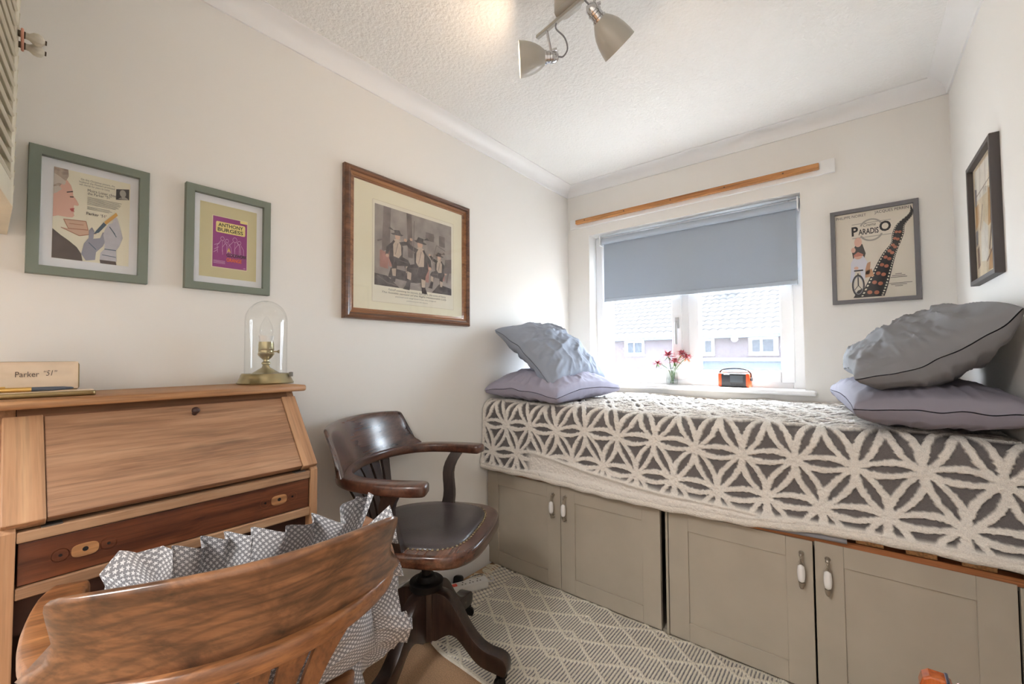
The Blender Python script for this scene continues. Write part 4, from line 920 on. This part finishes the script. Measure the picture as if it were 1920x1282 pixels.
mb = MB(); mb.prism(rrect(.10, .062, .028), .0065, .0595, .006, Matrix.Translation(pcn) @ Matrix.Rotation(math.atan2(bdir.y, bdir.x), 4, 'Z')); mb.build('ceiling_plate', putty, sp, 40)
def head(along, pivot, axis, kl=1.):
    """stem from the bar, knuckle, chrome neck, bell shade, flex"""
    p0 = b0+bdir*along; pv = Vector(pivot); ax_ = Vector(axis).normalized()
    mb = MB(); mb.tube([p0-Vector((0, 0, .006)), Vector((pv.x, pv.y, pv.z+.018))], .0045, 10); mb.ball((pv.x, pv.y, pv.z+.012), .008, 8)
    mb.tube([pv+Vector((0, 0, .024)), pv+Vector((.014, .012, .030))], [.003, .005], 8); stem = mb.build('stem', chrome, sp, 50)
    q_ = ax_.to_track_quat('Z', 'Y').to_matrix().to_4x4(); m_ = Matrix.Translation(pv) @ q_ @ Matrix.Diagonal((1, 1, kl, 1))
    MB().lathe([(0, -.030), (.008, -.029), (.015, -.022), (.019, -.016), (.0195, -.004), (.022, -.002), (.022, .004), (.0195, .006), (.0195, .018), (.023, .020), (.023, .026), (0, .026)], 24, mtx=m_).build('lamp_neck', chrome, stem, 40)
    pr = [(.021, .024), (.026, .030), (.036, .045), (.044, .062), (.050, .082), (.054, .104), (.0555, .122), (.0560, .126), (.0545, .126), (.052, .104), (.048, .082), (.042, .062), (.034, .045), (.024, .031), (0, .030)]
    MB().lathe(pr, 40, mtx=m_).build('lamp_shade', putty, stem, 60)
    MB().lathe([(0, .035), (.012, .036), (.020, .052), (.021, .066), (.014, .080), (0, .085)], 20, mtx=m_).build('bulb', bulb_m, stem, 60)
    b_ = m_ @ Vector((0, 0, -.03)); f_ = m_ @ Vector((0, 0, -.065)); g_ = b0+bdir*(along+.045)-Vector((0, 0, .006))
    MB().tube(catmull([b_, b_+(f_-b_)*.5, f_*.75+g_*.25+Vector((.01, .0, -.008)), (f_+g_)/2+bdir*.012, g_-Vector((0, 0, .02)), g_], 6), .0028, 8).build('flex', mat('grey flex', (130, 130, 132), .5), stem, 60)
head(.050, (.803, 1.202, 2.168), (-.80, -.62, -.06), .88)
head(.262, (.993, 1.158, 2.199), (.354, .76, -.68))
head(.470, (1.190, 1.128, 2.200), (.6, -.3, .55))

# ------------------------------------------------------------------ rug with fringe
NX, NY = 1400, 260
XA, XB, YA, YB = 0., 1.72, 1.095, 1.752
u = np.linspace(0, 1, NX)[:, None]*np.ones((1, NY)); v = np.ones((NX, 1))*np.linspace(0, 1, NY)[None, :]
Yr = YA+(YB-YA)*v; xl = .085+.085*(1-v)**1.3
Xr = xl+(XB-xl)*u
da = (Xr-xl)                                         # distance from the left end
per = .0062; ph = (Xr/per)-np.floor(Xr/per)
rib = np.abs(np.sin(PI*ph)); dark = (np.floor(Xr/per).astype(int) % 2 == 0)*sstep(.25, .5, rib)
C0, PW, PY = .24, .144, .131
ci = np.floor((Xr-C0)/PW); t = (Xr-C0)/PW-ci; even = (ci % 2 == 0); y0 = 1.604-.033*np.floor(ci/2)
lA = np.where(even, y0-.100*t, y0+.080-.110*t); lB = np.where(even, y0+.080*t, y0-.100+.065*t)
def dist(l): d_ = (Yr-l)/PY; return np.abs(d_-np.round(d_))*PY
wob = .0022*np.sin(Xr/.006*PI)*np.sin(Yr/.008*PI)
cord = np.maximum(sstep(.0085, .0050, dist(lA)+wob), sstep(.0085, .0050, dist(lB)+wob))
edge = np.maximum(sstep(.018, .012, Yr-YA), sstep(.018, .012, YB-Yr)); 
endk = sstep(.125, .118, da+.003*np.sin(Yr/.012*PI))
plait = np.abs(np.sin(PI*(Yr+.5*(Xr-.0))/.020))*np.abs(np.sin(PI*(Xr-.35*Yr)/.030))
knot = .5+.5*np.sin(Yr/.0075*2*PI)*np.cos(Xr/.010*2*PI)
white = np.maximum(np.maximum(cord, edge*(rib > .3)), 0); mask = np.where(endk > .5, .25+.75*sstep(.05, .35, plait), np.maximum(white, 1-.86*dark))
speck = vnoise(Xr*700, Yr*200, 17); mask = np.clip(mask-.25*dark*(speck-.5)*2*(1-white)*(endk < .5)-.18*(1-rib)*(endk < .5), 0, 1)
h = .005+.0022*rib+cord*(.0032+.0012*knot)+edge*.001
h = np.where(endk > .5, .005+.007*plait**.7, h)
curl = .034*np.exp(-((da-.06)/.085)**2)*np.exp(-((Yr-YA)/.10)**2)+.010*np.exp(-((da-.30)/.14)**2)*np.exp(-((Yr-YA)/.05)**2)
Xr2 = Xr+.0*curl; rz = h+curl+.0012*np.sin(Xr*30)
rz = np.where((v < .002) | (v > .998), .001+curl, rz); rz = np.where(u < .0008, .001+curl, rz)
rug = np_grid('rug', np.stack([Xr2, Yr+.010*np.sin(Xr*9)*(1-v)*.6, rz], -1), mask, attr_mat('rug wool', ((124, 122, 126), (240, 232, 215)), .95, bump=.5, bscale=700, noise=.12))
tag(rug, 'cream and grey woven rug with raised diamond cords along the cupboards', 'rug')
wool = mat('cream wool fringe', (236, 226, 204), .95)
for k in range(26):
    y = 1.44+.31*k/25+rng.uniform(-.004, .004); vv = (y-YA)/(YB-YA); x0 = .085+.085*(1-vv)**1.3; L_ = rng.uniform(.045, .075); b_ = rng.uniform(-.5, .5)
    pts = [(x0+.01, y, .008), (x0-.012, y+.004*b_, .010+.004*rng.rand()), (max(.02, x0-L_*.5), y+.016*b_, .006), (max(.019, x0-L_), y+.045*b_, .004)]
    MB().tube(catmull(pts, 3), .0032, 5).build('tassel', wool, rug, 60)

# ------------------------------------------------------------------ extension lead and plug by the skirting
wplast = mat('white plastic', (232, 230, 226), .4); bplast = mat('black plastic', (28, 28, 30), .4)
el = wempty('extension_lead', (.115, 1.44, 0), 'white extension lead with a red switch behind the dark chair', 'extension lead')
EM = Matrix.Translation((.112, 1.455, .010)) @ Matrix.Rotation(1.15, 4, 'Z')
body = MB().prism(rrect(.235, .056, .012), 0, .036, .006, EM).build('socket_block', wplast, el, 40)
MB().box(-.060, -.038, -.010, .010, .0358, .041, .002, EM).build('rocker_switch', mat('red neon switch', (226, 74, 54), .3), body)
for k in range(3):
    for q in ((0, .010), (-.010, -.008), (.010, -.008)): MB().box(.0+k*.038-.003+q[0]*.8-.005, .0+k*.038+.003+q[0]*.8-.005, q[1]-.003, q[1]+.003, .0358, .0364, 0, EM).build('socket_slot', bplast, body)
MB().tube(catmull([EM @ Vector((.115, 0, .018)), (.165, 1.60, .016), (.12, 1.64, .006), (.06, 1.60, .005), (.035, 1.45, .005), (.03, 1.2, .005), (.03, .9, .005)], 6), .0038, 8).build('cable', wplast, el, 60)
pg = wempty('black_plug', (.060, 1.44, 0), 'black plug and cable on the floor by the skirting board', 'plug')
GM = Matrix.Translation((.046, 1.478, .026)) @ Matrix.Rotation(.5, 4, 'Z') @ Matrix.Rotation(1.2, 4, 'X')
MB().prism(rrect(.046, .050, .014), -.018, .018, .006, GM).build('plug_body', bplast, pg, 40)
MB().tube(catmull([GM @ Vector((0, -.025, 0)), (.066, 1.53, .014), (.09, 1.585, .012), (.075, 1.62, .010), (.045, 1.58, .004), (.030, 1.40, .004), (.026, 1.2, .004), (.024, 1.0, .08), (.03, .85, .26)], 6), .0035, 8).build('cable', bplast, pg, 60)

# ------------------------------------------------------------------ vase of flowers and radio on the sill
vx, vy = .712, D+.045
vs = wempty('vase', (vx, vy, ZS), 'small clear glass vase of flowers on the window sill', 'vase')
vg = glass_mat('vase glass', (.97, .985, .98), cap=.6)
MB().lathe([(0, .001), (.030, .001), (.034, .006), (.036, .03), (.033, .055), (.030, .075), (.033, .092), (.040, .100), (.039, .1005), (.031, .092), (.028, .075), (.031, .055), (.034, .03), (.032, .008), (0, .005)], 32, (vx, vy, ZS)).build('vase_body', vg, vs, 60)
MB().lathe([(0, .0055), (.0315, .009), (.0335, .03), (.0312, .048), (0, .048)], 24, (vx, vy, ZS)).build('water', glass_mat('vase water', (.97, .99, .98), cap=.3), vs, 60)
pet = mat('dusky rose petal', (176, 82, 92), .6, noise=.35, nscale=60); pet2 = mat('orange petal base', (222, 140, 90), .6); stemg = mat('green flower stem', (86, 124, 70), .6, noise=.2, nscale=40)
fl_spec = [((-.088, .0, .132), 'rose flower drooping at the left side of the vase', 1.), ((-.022, .0, .178), 'large rose flower at the centre of the vase', 1.35), ((.022, -.01, .140), 'rose flower low at the front of the vase', 1.05),
           ((.060, .01, .190), 'tall rose flower right of centre in the vase', 1.), ((.090, .005, .168), 'rose and orange flower at the right of the vase', .95)]
for q, (off, lab, k) in enumerate(fl_spec):
    tip = Vector((vx, vy, ZS))+Vector(off); base = Vector((vx+.010*math.cos(q*1.3), vy+.010*math.sin(q*1.3), ZS+.010))
    f = wempty('flower', base, lab, 'flower', 'flowers in the sill vase')
    neck = Vector((vx+off[0]*.25, vy+off[1]*.2, ZS+.095))
    MB().tube(catmull([base, (base+neck)/2, neck, neck*.35+tip*.65+Vector((0, 0, .008)), tip], 5), .0022, 6).build('stem', stemg, f, 60)
    mb = MB(); mb2 = MB()
    for r_ in range(3):
        n_ = 9-r_; 
        for i in range(n_):
            a = 2*PI*i/n_+r_*.4+q; el_ = (-.15, .35, .85)[r_]+rng.uniform(-.2, .2); L_ = (.044, .046, .038)[r_]*k*rng.uniform(.85, 1.15); d_ = Vector((math.cos(a)*math.cos(el_), math.sin(a)*math.cos(el_), math.sin(el_))); w_ = Vector((-math.sin(a), math.cos(a), 0))*.0062*k
            p1 = tip+d_*L_*.5+Vector((0, 0, .004)); p2 = tip+d_*L_-Vector((0, 0, .003))
            mb.add([tip-w_*.4, p1-w_, p2, p1+w_, tip+w_*.4, p1+Vector((0, 0, .0025))], [(0, 1, 5), (1, 2, 5), (2, 3, 5), (3, 4, 5), (4, 0, 5)])
    mb.build('petals', pet, f)
    for i in range(4):
        a = 2*PI*i/4+q; d_ = Vector((math.cos(a)*.7, math.sin(a)*.7, -.75)); w_ = Vector((-math.sin(a), math.cos(a), 0))*.004
        mb2.add([tip-w_*.3, tip+d_*.020-w_, tip+d_*.040, tip+d_*.020+w_, tip+w_*.3], [(0, 1, 2, 3, 4)])
    mb2.build('sepals', pet2 if q in (3, 4) else stemg, f)
rd_ = wempty('radio', (1.062, D+.055, ZS), 'black and orange portable radio on the window sill', 'radio')
RM = Matrix.Translation((1.062, D+.050, ZS+.001)) @ Matrix.Rotation(-.10, 4, 'Z')
orange = mat('orange rubber', (206, 74, 26), .5)
body = MB().box(-.070, .070, -.022, .022, .002, .076, .006, RM).build('body', mat('charcoal radio plastic', (34, 36, 42), .5), rd_, 40)
for a, b in ((-.083, -.062), (.062, .083)): MB().box(a, b, -.025, .025, .0005, .079, .008, RM).build('end_cap', orange, rd_, 40)
MB().box(-.018, .050, -.0232, -.0215, .028, .066, .001, RM).build('display', mat('grey display', (72, 78, 84), .3), body)
for k in range(5): MB().box(-.016+k*.014, -.007+k*.014, -.0245, -.0215, .011, .018, .001, RM).build('button', mat('dark button', (34, 34, 38), .5), body)
for r_ in range(3):
    for k in range(3): MB().tube([RM @ Vector((-.052+k*.012, -.0215, .030+r_*.012)), RM @ Vector((-.052+k*.012, -.0226, .030+r_*.012))], .0036, 8).build('speaker_hole', MATS['dark button'], body)
MB().tube(catmull([RM @ Vector(p) for p in ((-.078, 0, .072), (-.076, 0, .088), (-.055, 0, .100), (0, 0, .106), (.055, 0, .100), (.080, 0, .082), (.085, 0, .055))], 6), .004, 8).build('carry_handle', mat('dark strap', (44, 46, 52), .6), rd_, 60)
mb = MB(); mb.prism(rrect(.020, .034, .008), 0, .006, .002, RM @ Matrix.Translation((.0835, 0, .045)) @ Matrix.Rotation(PI/2, 4, 'Y')); mb.build('crank', MATS['dark strap'], rd_, 40)
MB().box(-.052, -.020, -.0228, -.0215, .0685, .0725, .0005, RM).build('name_strip', mat('pale strip', (190, 192, 196), .5), body)

# ------------------------------------------------------------------ louvred wall cupboard at the left edge
lc = wempty('louvred_cupboard', (.31, -.2, 1.416), 'cream louvred wall cupboard with two tied knobs at the left edge', 'cupboard')
cream = mat('cream louvre paint', (214, 206, 184), .5, noise=.05, nscale=12)
mb = MB(); mb.prism([(.002, .0), (.31, .0), (.64, -.048), (.64, -.42), (.002, -.42)], 1.450, H-.002, .001); mb.build('carcass', cream, lc)
def leaf(x0, y0, x1, y1):
    d_ = Vector((x1-x0, y1-y0, 0)); L_ = d_.length; d_.normalize(); n_ = Vector((d_.y, -d_.x, 0)); n_ = n_ if n_.y > 0 else -n_
    m_ = Matrix(((d_.x, n_.x, 0, x0), (d_.y, n_.y, 0, y0), (0, 0, 1, 0), (0, 0, 0, 1)))
    mb = MB(); z0, z1 = 1.434, H-.004
    mb.box(0, .032, -.018, 0, z0, z1, .001, m_); mb.box(L_-.032, L_, -.018, 0, z0, z1, .001, m_); mb.box(.032, L_-.032, -.018, 0, z0, z0+.045, .001, m_); mb.box(.032, L_-.032, -.018, 0, z1-.04, z1, .001, m_)
    o_ = mb.build('door', cream, lc)
    k = 0; first = None
    while z0+.058+k*.030 < z1-.05:
        z = z0+.060+k*.030
        if first is None:
            first = MB().box(.030, L_-.030, -.003, .003, -.014, .014, .001, m_ @ Matrix.Translation((0, -.009, z)) @ Matrix.Rotation(.75, 4, 'X')).build('slat', cream, o_)
        else: c_ = first.copy(); COL.objects.link(c_); c_.location.z = k*.030
        k += 1
    return o_, m_
dA, mA = leaf(.302, .022, .640, -.024); dB, mB = leaf(.300, .022, .004, .020)
def crackle_knob(p):
    mb = MB(); q_ = Matrix.Translation(p) @ Matrix.Rotation(-PI/2, 4, 'X')
    pr = [(a*.72, b*.70) for a, b in [(0, 0), (.0075, 0), (.0085, .006), (.0095, .012), (.015, .020), (.0165, .028), (.0145, .036), (.008, .041), (.0055, .042), (.0055, .045), (0, .0455)]]
    n_ = 32; v_ = []; f_ = []; m__ = len(pr)
    for i in range(n_):
        a = 2*PI*i/n_
        for r_, z in pr: rr = r_*(1+.08*math.cos(8*a)*(r_ > .007)); v_.append(q_ @ Vector((rr*math.cos(a), rr*math.sin(a), z)))
    for i in range(n_):
        for k in range(m__-1): f_.append((i*m__+k, ((i+1) % n_)*m__+k, ((i+1) % n_)*m__+k+1, i*m__+k+1))
    return mb.add(v_, f_)
kn = mat('aged cream ceramic', (206, 200, 184), .3, noise=.1, nscale=90); bz = mat('bronze knob fitting', (88, 76, 62), .5, .6)
for m_, d_, x_, z_ in ((mA, dA, .010, 1.783), (mB, dB, .019, 1.776)):
    p = m_ @ Vector((x_, .0, z_)); k_ = crackle_knob(p+Vector((0, .007, 0))).build('knob', kn, d_, 50)
    MB().tube([p, p+Vector((0, .010, 0))], [.006, .0068], 12).build('knob_collar', bz, k_, 50)
    MB().tube([p+Vector((0, .0365, 0)), p+Vector((0, .039, 0))], .0045, 12).build('knob_button', bz, k_, 50)
kA = mA @ Vector((.010, .006, 1.783)); kB = mB @ Vector((.019, .006, 1.776)); pts = []
ux = (kA-kB).normalized(); wz = Vector((ux.z, 0, -ux.x)); 
for i in range(28):
    a = 2*PI*i/28; c_ = kA if math.cos(a) > 0 else kB; pts.append(c_+ux*(.0095*math.cos(a))+wz*(.0095*math.sin(a)))
rb = MB().tube(pts, .0022, 6, closed=True).build('rubber_band', mat('pink rubber', (206, 150, 128), .6), None, 60); tag(rb, 'pink rubber band looped round the two cream knobs', 'rubber band')

# ------------------------------------------------------------------ door standing open at the right edge
d1 = wempty('door_1', (1.80, .2, 0)); structure(d1)
DM = Matrix.Translation((1.738, .575, 0)) @ Matrix.Rotation(math.atan2(-.70, .16), 4, 'Z')
MB().box(0, .72, 0, .036, .008, 2.03, .002, DM).build('door_leaf', white_m, d1)
MB().lathe([(0, 0), (.022, 0), (.022, .004), (.009, .007), (.008, .022), (.014, .026), (.020, .034), (.020, .042), (.013, .048), (0, .049)], 24, mtx=DM @ Matrix.Translation((.055, 0, .965)) @ Matrix.Rotation(PI/2, 4, 'X')).build('door_knob', mat('pale brass knob', (206, 196, 160), .25, .8), d1, 50)

# ------------------------------------------------------------------ small orange chair at the lower right
oc = wempty('small_chair', (1.80, 1.02, 0), 'small orange varnished wooden chair at the lower right corner', 'chair')
ov = wood('orange varnished wood', (128, 56, 18), (176, 84, 28), (204, 110, 44), 'z', .25, coat=.5, streak=.3); ovx = wood('orange varnished rail', (128, 56, 18), (180, 88, 30), (208, 114, 46), 'x', .25, coat=.5, streak=.3)
for x in (1.690, 1.885):
    MB().prism([(x-.023, 0), (x+.023, 0), (x+.023, .547), (x+.019, .561), (x+.010, .568), (x-.010, .568), (x-.019, .561), (x-.023, .547)], -.014, .014, .003, Matrix(((1, 0, 0, 0), (0, 0, 1, 1.06), (0, 1, 0, 0), (0, 0, 0, 1)))).build('back_post', ov, oc)
    MB().tube([(x, .87, 0), (x, .88, .30)], [.014, .017], 12).build('front_leg', ov, oc, 50)
MB().box(1.714, 1.861, 1.052, 1.072, .47, .561, .004).build('top_rail', ovx, oc)
MB().box(1.714, 1.861, 1.054, 1.070, .385, .43, .004).build('lower_rail', ovx, oc)
MB().prism([(1.668, .85), (1.907, .85), (1.907, 1.044), (1.668, 1.044)], .30, .322, .006).build('seat', ovx, oc)
MB().box(1.7005, 1.7055, 1.0435, 1.0765, .30, .5675, .001).build('inlay_strip', mat('dark grey strip', (62, 62, 74), .4), oc)

# ------------------------------------------------------------------ outside: house across the road
hs = wempty('brick_house', (-2.2, 19, -2.6), 'brick house with a tiled roof seen through the window', 'house')
def brick_mat():
    m, nt, b = base_mat('brown brick'); L = nt.links.new
    tc = nt.nodes.new('ShaderNodeTexCoord'); mp = nt.nodes.new('ShaderNodeMapping'); mp.inputs['Rotation'].default_value = (PI/2, 0, 0); L(tc.outputs['Object'], mp.inputs[0])
    k = nt.nodes.new('ShaderNodeTexBrick'); k.inputs['Scale'].default_value = 1; k.inputs['Brick Width'].default_value = .225; k.inputs['Row Height'].default_value = .075; k.inputs['Mortar Size'].default_value = .009
    k.inputs['Color1'].default_value = (.036, .024, .030, 1); k.inputs['Color2'].default_value = (.030, .021, .027, 1); k.inputs['Mortar'].default_value = (.055, .048, .054, 1)
    L(mp.outputs[0], k.inputs[0]); L(k.outputs[0], b.inputs['Base Color']); b.inputs['Roughness'].default_value = .9; return m
YH = 16.75
MB().box(-9.5, .22, YH, YH+6, -2.6, 1.85).build('brick_wall', brick_mat(), hs)
tile = mat('concrete roof tile', (33, 32, 34), .9, noise=.15, nscale=3)
NXr, NYr = 1100, 240; u = np.linspace(0, 1, NXr)[:, None]*np.ones((1, NYr)); v = np.ones((NXr, 1))*np.linspace(0, 1, NYr)[None, :]
xr = -9.8+10.05*u; sd = v*4.6; course = sd/.30-np.floor(sd/.30)
hh = .055*np.abs(np.sin(PI*xr/.28))+.045*(1-course)
cp, sp_ = math.cos(.66), math.sin(.66)
rf = np_grid('roof_tiles', np.stack([xr, YH-.28+sd*cp-hh*sp_, 1.86+sd*sp_+hh*cp], -1), None, tile, hs); rf['kind'] = 'stuff'
MB().box(-9.8, .25, YH-.30, YH+.02, 1.74, 1.86).build('gutter_board', mat('pale fascia', (34, 44, 58), .6), hs)
MB().box(-2.35, -1.75, YH+1.9, YH+2.6, 2.6, 4.6).build('chimney', brick_mat(), hs)
pw = mat('house white frame', (120, 120, 124), .5); pane_m = mat('dark house pane', (34, 40, 48), .4, spec=.1)
for x0, x1, parts_ in ((-1.25, -.36, ((-1.14, -.90), (-.82, -.50))), (-3.1, -2.36, ((-2.98, -2.75), (-2.68, -2.46))), (-5.85, -5.0, ((-5.7, -5.45), (-5.4, -5.1)))):
    w_ = MB().box(x0, x1, YH-.06, YH+.02, 1.10, 1.80).build('window', pw, hs)
    for a, b in parts_: MB().box(a, b, YH-.066, YH-.058, 1.24, 1.66).build('pane', pane_m, w_)
MB().tube([(-.05, YH-.05, 1.8), (-.05, YH-.05, -1)], .05, 8).build('drainpipe', mat('grey drainpipe', (36, 44, 56), .5), hs)
MB().ball((-1.65, YH-.25, 1.70), .12, 10, (1, .5, 1)).build('wall_lamp', pw, hs)
gf = wempty('garden_wall', (-2, 15, -2.6), 'low flat-roofed outbuilding in front of the brick house', 'outbuilding')
MB().box(-3.2, -.1, YH-1.6, YH-.2, -2.6, .93).build('shed_wall', mat('shade-blue cladding', (36, 48, 62), .8, noise=.2, nscale=2), gf)  # the bluish shade on this face is put into its colour
MB().box(-3.3, -.0, YH-1.7, YH-.15, .93, 1.02).build('shed_roof', mat('pale felt roof', (60, 70, 78), .9), gf)
structure(MB().box(-40, 40, D+.3, 60, -2.7, -2.6).build('ground', mat('pale paving', (140, 138, 136), .9, noise=.1, nscale=.5)))
structure(MB().box(-40, 40, -30, D+.28, -2.7, -2.6).build('ground_near', MATS['pale paving']))
structure(MB().box(-6, 8, D+.02, D+.28, -2.6, -.101).build('outer_wall_below', brick_mat()))
